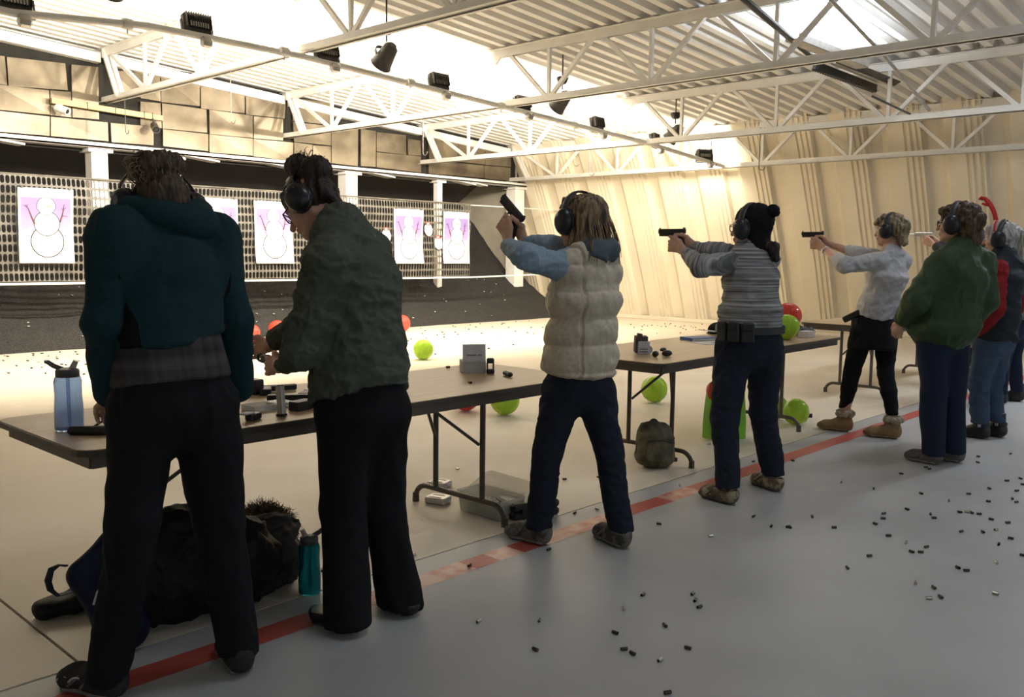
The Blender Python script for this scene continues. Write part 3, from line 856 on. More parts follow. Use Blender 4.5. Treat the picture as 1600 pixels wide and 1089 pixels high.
class Field:
    def __init__(s, h=0.01): s.h = h; s.ops = []
    def seg(s, a, b, ra, rb=None, right=None, k=0.03, flat=0.0, sub=False):
        rb = ra if rb is None else rb
        ra = ra if hasattr(ra, '__len__') else (ra, ra)
        rb = rb if hasattr(rb, '__len__') else (rb, rb)
        s.ops.append(('seg', np.asarray(a, float), np.asarray(b, float), ra, rb, right, k, flat, sub)); return s
    def chain(s, pts, rs, k=0.02, right=None):
        for i in range(len(pts)-1): s.seg(pts[i], pts[i+1], rs[i], rs[i+1], right, k)
        return s
    def ell(s, c, r, R=I3, k=0.02, sub=False):
        r = (r, r, r) if not hasattr(r, '__len__') else r
        s.ops.append(('ell', np.asarray(c, float), np.asarray(r, float), np.asarray(R, float), k, sub)); return s
    def cut(s, p, n): s.ops.append(('cut', np.asarray(p, float), nrm(n))); return s
    def mesh(s):
        h = s.h; lo = np.full(3, 1e9); hi = np.full(3, -1e9)
        for o in s.ops:
            if o[0] == 'seg' and not o[8]:
                m = max(*o[3], *o[4])
                lo = np.minimum(lo, np.minimum(o[1], o[2])-m); hi = np.maximum(hi, np.maximum(o[1], o[2])+m)
            elif o[0] == 'ell' and not o[5]:
                m = max(o[2]); lo = np.minimum(lo, o[1]-m); hi = np.maximum(hi, o[1]+m)
        lo -= 3*h; hi += 3*h
        n = np.ceil((hi-lo)/h).astype(int)+1
        F = np.full(n, 0.5, np.float32)
        ax = [lo[i]+h*np.arange(n[i]) for i in range(3)]
        def sub_(l, u):
            a = np.clip(np.floor((l-lo)/h).astype(int), 0, n); b = np.clip(np.ceil((u-lo)/h).astype(int)+1, 0, n)
            return a, b
        for o in s.ops:
            if o[0] == 'cut':
                d = (ax[0][:, None, None]-o[1][0])*o[2][0] + (ax[1][None, :, None]-o[1][1])*o[2][1] + (ax[2][None, None, :]-o[1][2])*o[2][2]
                np.maximum(F, d.astype(np.float32), out=F); continue
            if o[0] == 'seg':
                _, a, b, ra, rb, right, k, flat, sub = o
                m = max(*ra, *rb) + k + 2*h
                i0, i1 = sub_(np.minimum(a, b)-m, np.maximum(a, b)+m)
            else:
                _, c, r, R, k, sub = o
                m = max(r)+k+2*h
                i0, i1 = sub_(c-m, c+m)
            if np.any(i1 <= i0): continue
            x = ax[0][i0[0]:i1[0]][:, None, None]; y = ax[1][i0[1]:i1[1]][None, :, None]; z = ax[2][i0[2]:i1[2]][None, None, :]
            if o[0] == 'seg':
                d = b-a; L = np.linalg.norm(d)+1e-9; A = d/L
                px, py, pz = x-a[0], y-a[1], z-a[2]
                w = px*A[0]+py*A[1]+pz*A[2]
                t = np.clip(w/L, 0, 1)
                e_ = w - t*L
                if ra[0] == ra[1] and rb[0] == rb[1] and not flat:
                    q2 = px*px+py*py+pz*pz - w*w
                    D = np.sqrt(np.maximum(q2, 0)+e_*e_) - (ra[0]+(rb[0]-ra[0])*t)
                else:
                    Rt = np.array([1.0, 0, 0]) if right is None else np.asarray(right, float)
                    Rt = Rt - A*(Rt@A); Rt /= np.linalg.norm(Rt); B = np.cross(A, Rt)
                    u = px*Rt[0]+py*Rt[1]+pz*Rt[2]; v = px*B[0]+py*B[1]+pz*B[2]
                    aa = ra[0]+(rb[0]-ra[0])*t; bb = ra[1]+(rb[1]-ra[1])*t
                    mn = np.minimum(aa, bb); ee = flat if flat else mn
                    D = (np.sqrt((u/aa)**2+(v/bb)**2+(e_/ee)**2)-1)*(mn if not flat else np.minimum(mn, 0.05))
            else:
                px, py, pz = x-c[0], y-c[1], z-c[2]
                u = px*R[0, 0]+py*R[1, 0]+pz*R[2, 0]; v = px*R[0, 1]+py*R[1, 1]+pz*R[2, 1]; w = px*R[0, 2]+py*R[1, 2]+pz*R[2, 2]
                D = (np.sqrt((u/r[0])**2+(v/r[1])**2+(w/r[2])**2)-1)*min(r)
            D = D.astype(np.float32)
            G = F[i0[0]:i1[0], i0[1]:i1[1], i0[2]:i1[2]]
            if sub:
                hh = np.clip(0.5-0.5*(G+D)/k, 0, 1)
                G[...] = G*(1-hh) - D*hh + k*hh*(1-hh)
            else:
                hh = np.clip(0.5+0.5*(D-G)/k, 0, 1)
                G[...] = D*(1-hh) + G*hh - k*hh*(1-hh)
        # surface nets
        S = F < 0
        c8 = [S[dx:n[0]-1+dx, dy:n[1]-1+dy, dz:n[2]-1+dz] for dx in (0, 1) for dy in (0, 1) for dz in (0, 1)]
        cnt = sum(c.astype(np.int8) for c in c8)
        act = (cnt > 0) & (cnt < 8)
        idx = np.argwhere(act); nv = len(idx)
        off = np.array([(dx, dy, dz) for dx in (0, 1) for dy in (0, 1) for dz in (0, 1)])
        val = np.stack([F[idx[:, 0]+o[0], idx[:, 1]+o[1], idx[:, 2]+o[2]] for o in off], 1).astype(np.float64)
        acc = np.zeros((nv, 3)); num = np.zeros(nv)
        for p_ in range(8):
            for a_ in range(3):
                if off[p_][a_]: continue
                q_ = p_ + (4, 2, 1)[a_]
                f0, f1 = val[:, p_], val[:, q_]
                mk = (f0 < 0) != (f1 < 0)
                t = np.where(mk, f0/np.where(mk, f0-f1, 1), 0)
                pos = off[p_][None, :].astype(float).repeat(nv, 0); pos[:, a_] += t
                acc += pos*mk[:, None]; num += mk
        V = lo + h*(idx + acc/num[:, None])
        vid = np.full(act.shape, -1, np.int64); vid[act] = np.arange(nv)
        quads = []
        for a_ in range(3):
            b_, c_ = (a_+1) % 3, (a_+2) % 3
            sl0 = [slice(None)]*3; sl1 = [slice(None)]*3
            sl0[a_] = slice(0, n[a_]-1); sl1[a_] = slice(1, n[a_])
            s0, s1 = S[tuple(sl0)], S[tuple(sl1)]
            e = np.argwhere(s0 != s1)
            e = e[(e[:, b_] > 0) & (e[:, c_] > 0) & (e[:, b_] < n[b_]-1) & (e[:, c_] < n[c_]-1)]
            if not len(e): continue
            ub = np.zeros(3, int); ub[b_] = 1; uc = np.zeros(3, int); uc[c_] = 1
            g_ = lambda q: vid[q[:, 0], q[:, 1], q[:, 2]]
            Q = np.stack([g_(e-ub-uc), g_(e-uc), g_(e), g_(e-ub)], 1)
            ins = s0[e[:, 0], e[:, 1], e[:, 2]]
            Q[~ins] = Q[~ins][:, ::-1]
            quads.append(Q)
        Q = np.concatenate(quads); Q = Q[(Q >= 0).all(1)]
        return V, Q

def vnormals(V, Q):
    n_ = np.cross(V[Q[:, 2]]-V[Q[:, 0]], V[Q[:, 3]]-V[Q[:, 1]])
    N = np.zeros_like(V)
    for k in range(4): np.add.at(N, Q[:, k], n_)
    return N/(np.linalg.norm(N, axis=1)[:, None]+1e-12)
def wrinkle(V, Q, layers, seed=0.0):
    """layers: (amplitude, (fx,fy,fz)); ridged folds of cloth"""
    N = vnormals(V, Q); d = np.zeros(len(V))
    for i, (a, fr) in enumerate(layers):
        P = V*np.asarray(fr)[None, :] + seed + i*17.3
        P = P + 0.6*np.stack([vnoise(P*0.7+3.1), vnoise(P*0.7+9.7), vnoise(P*0.7+21.0)], 1)
        nv_ = vnoise(P)
        d += a*(nv_ if max(fr) < 12 else (0.75-2.2*np.abs(nv_)))
    return V + N*d[:, None]
def fmesh(name, fld, m, parent=None, loc=None, layers=None, seed=0.0):
    V, Q = fld.mesh()
    if layers: V = wrinkle(V, Q, layers, seed)
    return make_mesh(name, V, Q, m, parent, loc, smooth=True)

# ------------------------------------------------------------------ materials for people
M_skin = mat('skin_fair', (0.58, 0.34, 0.24), (0.50, 0.28, 0.19), rough=0.5, scale=18, bump=0.05, bscale=120, spec=0.4)
def cloth(name, c, rough=0.85, sc=70, bump=0.25, bs=220, **k):
    return mat(name, c, tuple(x*0.84 for x in c), rough=rough, scale=sc, bump=bump, bscale=bs, spec=0.2, **k)
def hairm(name, c, c2):
    return mat(name, c, c2, rough=0.45, scale=55, detail=6, stretch=(1, 1, 0.12), contrast=(0.38, 0.62), bump=0.6, bscale=140, spec=0.35)
M_muff = mat('ear_muff_black', (0.018, 0.018, 0.02), (0.013, 0.013, 0.014), rough=0.32, scale=20)
M_muffband = mat('ear_muff_band', (0.03, 0.03, 0.032), rough=0.45)
M_steel = mat('brushed_steel', (0.62, 0.61, 0.59), rough=0.28, metal=0.9, scale=30)
M_gun = mat('gun_black', (0.022, 0.021, 0.021), (0.015, 0.015, 0.015), rough=0.42, scale=30)
M_gunslide = mat('gun_slide', (0.032, 0.031, 0.031), (0.024, 0.024, 0.024), rough=0.36, metal=0.4, scale=30)
M_eye = mat('eye_white', (0.75, 0.73, 0.70), rough=0.25)
M_glassframe = mat('spectacle_frame', (0.03, 0.022, 0.02), rough=0.35)
M_lensclear = mat('spectacle_lens', (0.9, 0.92, 0.92), rough=0.05, trans=0.95, ior=1.1, alpha=0.35)

def head_prims(f, c, R, k=0.02):
    """skull, face, ears; c is mid-head at eye level, R columns right/forward/up"""
    T = lambda x, y, z: c + R@V3(x, y, z)
    f.ell(T(0, -0.018, 0.03), (0.074, 0.096, 0.084), R, k)
    f.ell(T(0, 0.028, -0.028), (0.060, 0.064, 0.084), R, 0.03)
    for s in (-1, 1):
        f.seg(T(s*0.052, -0.005, -0.062), T(s*0.012, 0.062, -0.100), 0.019, 0.017, None, 0.02)
        f.ell(T(s*0.036, 0.068, -0.030), (0.022, 0.018, 0.020), R, 0.02)
        f.ell(T(s*0.077, -0.008, -0.012), (0.010, 0.019, 0.031), R, 0.008)
        f.ell(T(s*0.031, 0.098, 0.002), (0.015, 0.014, 0.011), R, 0.012, sub=True)
    f.ell(T(0, 0.074, -0.100), (0.020, 0.018, 0.018), R, 0.018)
    f.seg(T(0, 0.088, 0.004), T(0, 0.113, -0.036), 0.009, 0.013, None, 0.012)
    f.seg(T(-0.030, 0.084, 0.022), T(0.030, 0.084, 0.022), 0.012, None, None, 0.018)
    f.seg(T(-0.018, 0.090, -0.064), T(0.018, 0.090, -0.064), 0.008, None, None, 0.008)
    f.seg(T(-0.016, 0.088, -0.075), T(0.016, 0.088, -0.075), 0.008, None, None, 0.008)
def head_extras(p, c, R, eyes=True, glasses=None, lens=True):
    T = lambda x, y, z: c + R@V3(x, y, z)
    if eyes:
        for s in (-1, 1):
            e = MB().ball(T(s*0.031, 0.080, 0.002), 0.0125, 12, 8).build('eye', M_eye, p, smooth=True)
            MB().ball(T(s*0.031, 0.0885, 0.002), 0.006, 10, 6).build('iris', M_gun, e, smooth=True)
    if glasses:
        fr = MB()
        for s in (-1, 1):
            ring = [T(s*0.034+0.027*math.cos(a), 0.104-0.006*abs(math.cos(a)), -0.002+0.021*math.sin(a)) for a in np.linspace(0, 2*math.pi, 16, endpoint=False)]
            fr.tube(ring, 0.0028, 6, closed=True)
            fr.tube([T(s*0.060, 0.098, 0.006), T(s*0.076, 0.06, 0.006), T(s*0.082, -0.005, 0.003)], 0.0028, 6)
        fr.tube([T(-0.008, 0.106, 0.002), T(0, 0.109, 0.005), T(0.008, 0.106, 0.002)], 0.0026, 6)
        g_ = fr.build('glasses', glasses, p)
        for s in (-1, 1):
            if lens: MB().lathe(T(s*0.034, 0.1025, -0.002), [(0.0245, -0.0008), (0.0245, 0.0008)], 16, np.stack([R[:, 0], R[:, 2], -R[:, 1]], 1), 1, 0.8).build('lens', M_lensclear, g_)
def muffs(p, c, R, lift=0.0, wide=0.0, cup=(0.047, 0.058), tilt=0.0, m=None, band=M_muffband, back=0.0):
    """hearing protection: head band over the crown and two ear cups"""
    T = lambda x, y, z: c + R@V3(x, y, z)
    w = 0.108+wide; top = 0.122+lift
    pts = [T(s_*w*math.cos(a)*1.0, -0.008-back*math.sin(a), 0.02+(top-0.02)*math.sin(a)) for s_, a in [(-1, q) for q in np.linspace(0, math.pi/2, 9)]]
    pts += [T(w*math.cos(a), -0.008-back*math.sin(a), 0.02+(top-0.02)*math.sin(a)) for a in np.linspace(math.pi/2, 0, 9)[1:]]
    b = MB().tube(pts, 0, 8, flat=(0.019, 0.006, R[:, 1]))
    root = b.build('ear_muffs', band, p, smooth='auto')
    for s_ in (-1, 1):
        Rc = np.stack([R[:, 1], R[:, 2], R[:, 0]], 1)       # local z = outward (right)
        if s_ < 0: Rc = np.stack([R[:, 1], -R[:, 2], -R[:, 0]], 1)
        cc = T(s_*(0.076+wide), -0.006, -0.008)
        pr = [(0.0, 0.0)]
        MB().lathe(cc, [(cup[0]*0.9, 0.0), (cup[0]*1.03, 0.004), (cup[0]*1.03, 0.014), (cup[0]*0.95, 0.018)], 22, Rc, 1, cup[1]/cup[0]).build('cushion', M_muff, root, smooth='auto')
        MB().lathe(cc, [(cup[0]*0.97, 0.018), (cup[0], 0.024), (cup[0]*0.97, 0.036), (cup[0]*0.80, 0.050), (cup[0]*0.45, 0.056)], 22, Rc, 1, cup[1]/cup[0]).build('cup', m or M_muff, root, smooth='auto')
        fk = MB().tube([T(s_*(w+0.004), -0.008, 0.03), T(s_*(0.076+wide+0.052), -0.02, 0.02), T(s_*(0.076+wide+0.048), -0.028, -0.01)], 0.0035, 6)
        fk.tube([T(s_*(w+0.004), -0.008, 0.03), T(s_*(0.076+wide+0.052), 0.01, 0.02), T(s_*(0.076+wide+0.048), 0.018, -0.01)], 0.0035, 6)
        fk.build('wire_fork', M_steel, root)
    return root

def relaxed_hand(f, w, d, side, curl=0.9, up=None, sc=1.0, spread=1.0):
    """palm, four fingers and thumb; w wrist, d pointing direction, side = unit vector towards the thumb"""
    d = nrm(d); t = np.asarray(side, float); t = nrm(t - d*(t@d)); n = np.cross(d, t)      # n = palm normal
    if up is not None and n@np.asarray(up) < 0: n = -n
    kn = w + d*0.085*sc
    f.seg(w, kn, (0.024*sc, 0.017*sc), (0.037*sc, 0.013*sc), t, 0.012)
    lens = [0.070, 0.078, 0.073, 0.058]
    for i in range(4):
        o = kn + t*(0.030-0.0205*i)*spread*sc
        p0 = o - d*0.01; a = 0.0; pts = [p0]; ang = 0.25*curl
        for q, fr in enumerate((0.42, 0.32, 0.26)):
            a += ang*(1.0 if q else 0.6)
            pts.append(pts[-1] + (d*math.cos(a)+n*math.sin(a))*lens[i]*fr*1.25*sc); ang = 0.65*curl
        f.chain(pts, [0.0092*sc, 0.0086*sc, 0.0080*sc, 0.0068*sc], k=0.003)
    th = [w + d*0.02*sc + t*0.018*sc, w + d*0.052*sc + t*0.044*sc + n*0.012*sc, w + d*0.085*sc + t*0.050*sc + n*0.026*sc, w + d*0.108*sc + t*0.044*sc + n*0.036*sc]
    f.chain(th, [0.015*sc, 0.0125*sc, 0.0105*sc, 0.0085*sc], k=0.008)

def grip_hands(f, g, R, both=True):
    """two-handed pistol grip in the gun frame g,R (right, barrel, up); returns wrist points (left, right)"""
    T = lambda x, y, z: g + R@V3(x, y, z)
    # right (firing) hand
    wr = T(0.030, -0.105, -0.070)
    f.seg(wr, T(0.022, -0.030, -0.035), (0.020, 0.026), (0.020, 0.040), R[:, 0], 0.015)
    f.ell(T(0.026, -0.008, -0.045), (0.016, 0.034, 0.044), R, 0.012)
    for i, z in enumerate((-0.036, -0.056, -0.075)):
        f.chain([T(0.034, -0.004, z), T(0.033, 0.030, z-0.002), T(0.006, 0.048, z-0.004), T(-0.018, 0.034, z-0.004)], [0.0098, 0.0092, 0.0086, 0.0078], k=0.003)
    f.chain([T(0.033, 0.0, -0.014), T(0.031, 0.040, -0.012), T(0.016, 0.062, -0.014)], [0.0105, 0.0092, 0.008], k=0.003)
    f.chain([T(0.018, -0.045, -0.012), T(-0.014, -0.030, 0.004), T(-0.026, 0.012, 0.006)], [0.015, 0.012, 0.009], k=0.008)
    wl = T(-0.052, -0.085, -0.105)
    if both:
        f.seg(wl, T(-0.034, -0.012, -0.060), (0.019, 0.026), (0.017, 0.040), R[:, 0], 0.015)
        f.ell(T(-0.034, 0.004, -0.056), (0.015, 0.036, 0.042), R, 0.012)
        for i, z in enumerate((-0.036, -0.056, -0.075, -0.092)):
            f.chain([T(-0.038, 0.010, z), T(-0.034, 0.046, z), T(-0.006, 0.066-0.003*i, z), T(0.026, 0.054, z), T(0.038, 0.034, z)], [0.0098, 0.0094, 0.0090, 0.0084, 0.0076], k=0.003)
        f.chain([T(-0.036, -0.026, -0.040), T(-0.036, 0.006, -0.016), T(-0.031, 0.048, -0.006)], [0.015, 0.012, 0.009], k=0.008)
    return wl, wr

def pistol(name, label, g, R, silver=False, long=0.0, group='pistols in the shooters\' hands'):
    """semi-automatic; g = top of the grip under the slide, R columns right/barrel/up"""
    t = thing(name, label, 'pistol', g, group)
    T = lambda x, y, z: g + R@V3(x, y, z)
    ms = M_steel if silver else M_gunslide
    MB().box(T(0, 0.052+long/2, 0.026), (0.027, 0.190+long, 0.030), R, ch=0.004).build('slide', ms, t)
    b = MB()
    for i in range(6): b.box(T(0, -0.036+0.006*i, 0.026), (0.0285, 0.002, 0.024), R)
    b.build('slide_serrations', M_gun if not silver else M_steel, t, kind='stuff')
    MB().box(T(0, 0.058+long/2, 0.004), (0.024, 0.165+long, 0.016), R, ch=0.003).build('frame', M_gun if not silver else M_steel, t)
    Rg = R@rotx(math.radians(-16))
    MB().box(T(0, -0.018, -0.048), (0.029, 0.047, 0.105), Rg, ch=0.006).build('grip', M_gun, t)
    MB().box(T(0, -0.034, -0.103), (0.030, 0.052, 0.012), Rg, ch=0.003).build('magazine_base', M_gun, t)
    arc = [T(0, 0.012, -0.004), T(0, 0.010, -0.028), T(0, 0.022, -0.036), T(0, 0.048, -0.036), T(0, 0.058, -0.028), T(0, 0.062, -0.004)]
    MB().tube(arc, 0, 6, flat=(0.006, 0.003, R[:, 0])).build('trigger_guard', M_gun, t)
    MB().tube([T(0, 0.030, -0.002), T(0, 0.034, -0.014), T(0, 0.030, -0.024)], 0.003, 6).build('trigger', M_gun, t)
    MB().box(T(0, 0.140+long, 0.045), (0.004, 0.008, 0.008), R).build('front_sight', M_gun, t)
    MB().box(T(0, -0.036, 0.045), (0.018, 0.010, 0.008), R, ch=0.002).build('rear_sight', M_gun, t)
    MB().cyl(T(0, 0.146+long, 0.028), T(0, 0.1485+long, 0.028), 0.008, n=12).build('muzzle', M_gun, t)
    if long:
        MB().cyl(T(0, 0.14+long, 0.022), T(0, 0.25+long, 0.022), 0.008, 0.007, n=12).build('barrel', M_steel, t, smooth='auto')
    return t

def shoe(p, name, heel, d, m, msole, L=0.27, w=0.048, high=0.10, h=0.008, sole=0.028, layers=None, laces=None, toe_h=0.05):
    """shoe resting on the floor: heel point on the ground, pointing along d"""
    d = nrm(V3(d[0], d[1], 0)); r = np.cross(d, (0, 0, 1.0)); H = np.asarray(heel, float).copy(); H[2] = 0
    P = lambda y, z, x=0.0: H + d*y + V3(0, 0, z) + r*x
    f = Field(h)
    f.seg(P(0.035, 0.055), P(0.10, 0.055), (w*0.80, 0.055), (w*0.88, 0.050), r, 0.02)
    f.seg(P(0.10, 0.055), P(L*0.72, 0.040), (w*0.90, 0.050), (w, 0.036), r, 0.03)
    f.seg(P(L*0.72, 0.038), P(L-0.036, 0.032), (w*0.98, 0.034), (w*0.64, 0.024), r, 0.03)
    f.seg(P(0.050, 0.06), P(0.058, high), (w*0.80, 0.050), (w*0.82, 0.052), r, 0.03)
    f.cut((0, 0, 0.012), (0, 0, -1)); f.cut((0, 0, high), (0, 0, 1))
    up = fmesh(name, f, m, p, layers=layers)
    f = Field(h)
    pts = [(0.034, w*0.84), (0.10, w*0.84), (L*0.70, w*1.06), (L-0.042, w*0.80)]
    for i in range(3):
        f.seg(P(pts[i][0], 0.016), P(pts[i+1][0], 0.016 + (0.006 if i == 2 else 0)), (pts[i][1], 0.016), (pts[i+1][1], 0.016), r, 0.01)
    f.cut((0, 0, 0.0), (0, 0, -1)); f.cut((0, 0, sole), (0, 0, 1))
    fmesh('sole', f, msole, up)
    if laces:
        for s_ in (-1, 1):
            ov = MB()
            ov.tube([P(0.085, 0.088, s_*w*0.66), P(0.105, 0.060, s_*w*0.92), P(0.125, 0.032, s_*w*0.98)], 0.006, 6)
            ov.tube([P(0.125, 0.084, s_*w*0.60), P(0.150, 0.058, s_*w*0.90), P(0.180, 0.032, s_*w*1.0)], 0.006, 6)
            ov.build('side_overlay', msole, up, smooth=True)
        f2 = Field(h); f2.seg(P(L*0.80, 0.028), P(L-0.034, 0.026), (w*0.90, 0.024), (w*0.68, 0.022), r, 0.02); f2.cut((0, 0, 0.044), (0, 0, 1)); f2.cut((0, 0, 0.004), (0, 0, -1))
        fmesh('toe_cap', f2, msole, up)
        b = MB()
        for i in range(4):
            y = 0.115+0.022*i; z = high*0.92-0.014*i if high > 0.09 else 0.088-0.012*i
            b.tube([P(y, z-0.006, -0.026), P(y+0.004, z+0.004, 0), P(y, z-0.006, 0.026)], 0.003, 5)
        b.tube([P(0.11, high*0.9, 0.0), P(0.09, high+0.03, -0.03), P(0.12, high*0.8, -0.045)], 0.0025, 5)
        b.tube([P(0.11, high*0.9, 0.0), P(0.14, high+0.028, 0.02), P(0.15, high*0.8, 0.045)], 0.0025, 5)
        b.build('laces', laces, up, kind='stuff')
    return up

def core_body(h, J, hR, headk=0.02, scale=1.0, forearm=True):
    """one continuous skin surface from the joints"""
    f = Field(h)
    c = J['H']
    R_ = J['R']
    head_prims(f, c, hR)
    f.seg(J['N'], c + hR@V3(0, -0.025, -0.075), 0.052, 0.050, None, 0.03)
    f.seg(J['N'], J['C'], (0.10, 0.06), (0.15, 0.098), R_, 0.05)
    f.seg(J['C'], J['P'], (0.15, 0.098), (0.150, 0.105), R_, 0.05)
    for s in 'LR':
        f.seg(J['N'], J['S'+s], 0.045, 0.050, None, 0.04)
        f.seg(J['S'+s], J['E'+s], 0.050, 0.040, None, 0.02)
        f.seg(J['E'+s], J['W'+s], 0.041, 0.0265, None, 0.02)
        f.seg(J['H'+s], J['K'+s], 0.080, 0.054, None, 0.04)
        f.seg(J['K'+s], J['A'+s], 0.053, 0.036, None, 0.02)
        f.seg(J['A'+s], J['A'+s]*V3(1, 1, 0) + J['foot'+s]*0.11 + V3(0, 0, 0.035), 0.034, 0.026, None, 0.02)
    return f
def finish_body(f, name, label, base):
    V, Q = f.mesh()
    o = make_mesh(name, V, Q, M_skin, None, base, smooth=True)
    return tag(o, label, 'person')
def std_pants(h, J, rw=(0.165, 0.125), thigh=0.098, knee=0.068, hem=0.062, hemz=0.05, top=None, calf=None, k=0.04):
    f = Field(h)
    Pp = J['P']; top = Pp + V3(0, 0, 0.06) if top is None else top
    mid = (J['HL']+J['HR'])/2
    f.seg(top, mid + V3(0, 0, 0.02), (rw[0]*0.93, rw[1]*0.93), rw, J['R'], 0.04)
    for s in 'LR':
        f.seg(J['H'+s], J['K'+s], thigh, knee, None, k)
        a = J['A'+s]; e = V3(a[0], a[1], max(hemz, 0.02))
        if a[2] < hemz: e = a.copy(); e[2] = hemz
        if calf:
            m_ = J['K'+s]*0.55 + e*0.45
            f.seg(J['K'+s], m_, knee, calf, None, 0.02); f.seg(m_, e, calf, hem, None, 0.02)
        else: f.seg(J['K'+s], e, knee, hem, None, 0.02)
    f.cut((0, 0, hemz), (0, 0, -1))
    return f
def sleeve(f, J, s, r0, r1, r2, frac=1.0, k=0.03):
    f.seg(J['S'+s], J['E'+s], r0, r1, None, k)
    e = J['E'+s] + (J['W'+s]-J['E'+s])*frac
    f.seg(J['E'+s], e, r1, r2, None, 0.02)
    return e
def hair_mesh(name, f, m, p, amp=0.005, fr=(70, 70, 14), seed=1.0):
    return fmesh(name, f, m, p, layers=[(amp, fr), (amp*0.8, (28, 28, 9))], seed=seed)
def strands(p, name, m, items, r=0.0012):
    b = MB()
    for pts in items: b.tube(pts, [r*1.2]*(len(pts)-1)+[r*0.4], 4)
    return b.build(name, m, p, kind='stuff')
def arc3(a, b, bow, n=7):
    a = np.asarray(a, float); b = np.asarray(b, float); bow = np.asarray(bow, float)
    return [a+(b-a)*t+bow*4*t*(1-t) for t in np.linspace(0, 1, n)]

def side_panels(m, x0, xin, xout, ztop, ymax, col):
    """dark knitted side panels of a jacket, by garment position"""
    nt = m.node_tree; N = nt.nodes; L = nt.links; b = N['Principled BSDF']
    src = b.inputs['Base Color'].links[0].from_socket
    tc = N.new('ShaderNodeTexCoord'); sp = N.new('ShaderNodeSeparateXYZ'); L.new(tc.outputs['Object'], sp.inputs[0])
    def op(o, a, c=None):
        n = N.new('ShaderNodeMath'); n.operation = o
        for i, q in enumerate((a, c)):
            if q is None: continue
            if isinstance(q, (int, float)): n.inputs[i].default_value = q
            else: L.new(q, n.inputs[i])
        return n.outputs[0]
    ax = op('ABSOLUTE', op('SUBTRACT', sp.outputs['X'], x0))
    inner = op('ADD', op('MULTIPLY', op('MAXIMUM', op('SUBTRACT', sp.outputs['Z'], 1.20), 0.0), 0.28), xin)
    k = op('MULTIPLY', op('GREATER_THAN', ax, inner), op('LESS_THAN', ax, xout))
    k = op('MULTIPLY', k, op('MULTIPLY', op('LESS_THAN', sp.outputs['Z'], ztop), op('LESS_THAN', sp.outputs['Y'], ymax)))
    mx = N.new('ShaderNodeMix'); mx.data_type = 'RGBA'; L.new(k, mx.inputs['Factor']); L.new(src, mx.inputs['A']); mx.inputs['B'].default_value = (*col, 1)
    L.new(mx.outputs['Result'], b.inputs['Base Color'])

# ================================================================== THE PEOPLE
XR = V3(1, 0, 0)
UPZ = V3(0, 0, 1)
def bones(n, J):
    L = lambda a, b: float(np.linalg.norm(J[a]-J[b]))
    print('BONES', n, 'uparm %.2f %.2f fore %.2f %.2f thigh %.2f %.2f shin %.2f %.2f torso %.2f' % (
        L('SL','EL'), L('SR','ER'), L('EL','WL'), L('ER','WR'), L('HL','KL'), L('HR','KR'), L('KL','AL'), L('KR','AR'), L('N','P')))

# ---------------- 1: teal jacket, bending over the near table
J = dict(R=XR, H=AX(249,322,1.34), N=AX(247,347,1.33), C=AX(256,425,1.32), P=AX(272,600,1.30),
         SL=AX(178,368,1.15), SR=AX(334,374,1.49), EL=AX(158,500,1.10), ER=AX(364,500,1.53),
         HL=AX(226,640,1.22), HR=AX(322,640,1.39), KL=AX(208,815,1.15), KR=AX(344,820,1.45))
J['WL'] = AL(172,612,J['EL'],0.26,False); J['WR'] = AL(372,605,J['ER'],0.26,False)
t1, h1_ = AZ(86,1064), AZ(192,1094)
J['footL'] = nrm(t1-h1_); J['footR'] = nrm(V3(0.35, 1, 0))
J['AL'] = h1_+J['footL']*0.062+V3(0, 0, 0.10); J['AR'] = V3(1.478, 2.60, 0)+J['footR']*0.062+V3(0, 0, 0.10)
#bones('p1', J)
hR = frame((0.12, 0.84, -0.52))
f = core_body(0.0075, J, hR)
relaxed_hand(f, J['WL'], (0.15, 0.8, -0.6), (1, 0.2, 0.1), 0.8)
relaxed_hand(f, J['WR'], (-0.15, 0.8, -0.6), (-1, 0.2, 0.1), 0.8)
p1 = finish_body(f, 'person', 'woman in a teal jacket with a messy bun bending over the near table, back turned', (1.30, 2.72, 0))
M_teal = cloth('teal_fleece', (0.010, 0.034, 0.040), bs=320)
M_teal2 = cloth('teal_fleece_sleeve', (0.010, 0.034, 0.040), bs=320)
M_blackcloth = cloth('black_cloth', (0.010, 0.010, 0.011))
f = Field(0.0075)
top, hem = J['N']+V3(0, -0.01, 0.02), V3(1.30, 2.68, 1.00)
f.seg(top, J['C'], (0.12, 0.08), (0.188, 0.128), XR, 0.05)
f.seg(J['C'], hem, (0.188, 0.128), (0.192, 0.145), XR, 0.05)
for s in 'LR':
    f.seg(J['N'], J['S'+s], 0.072, 0.072, None, 0.05)
    f.seg(J['S'+s], J['S'+s]*0.55+J['E'+s]*0.45, 0.071, 0.066, None, 0.05)
f.cut((1.30, 2.69, 1.150), (0.12, 0.12, -1))
jk = fmesh('jacket', f, M_teal, p1, layers=[(0.012, (7, 7, 4)), (0.006, (16, 16, 9))], seed=2.0)
side_panels(M_teal, 0.012, 0.138, 0.182, 1.42, 0.02, (0.004, 0.004, 0.0045))
for s in 'LR':
    f = Field(0.0075); sleeve(f, J, s, 0.070, 0.061, 0.047, 1.0, 0.05)
    fmesh('sleeve', f, M_teal2, jk, layers=[(0.010, (7, 7, 4)), (0.005, (16, 16, 12))], seed=2.0)
f = Field(0.009)
nk = J['N']+V3(0.01, -0.01, 0.03)
for a0 in np.linspace(math.pi*0.95, math.pi*2.05, 7):
    q = nk + V3(0.105*math.cos(a0), 0.055*math.sin(a0)-0.02, 0.012-0.02*abs(math.sin(a0)))
    f.ell(q, (0.050, 0.042, 0.038), I3, 0.035)
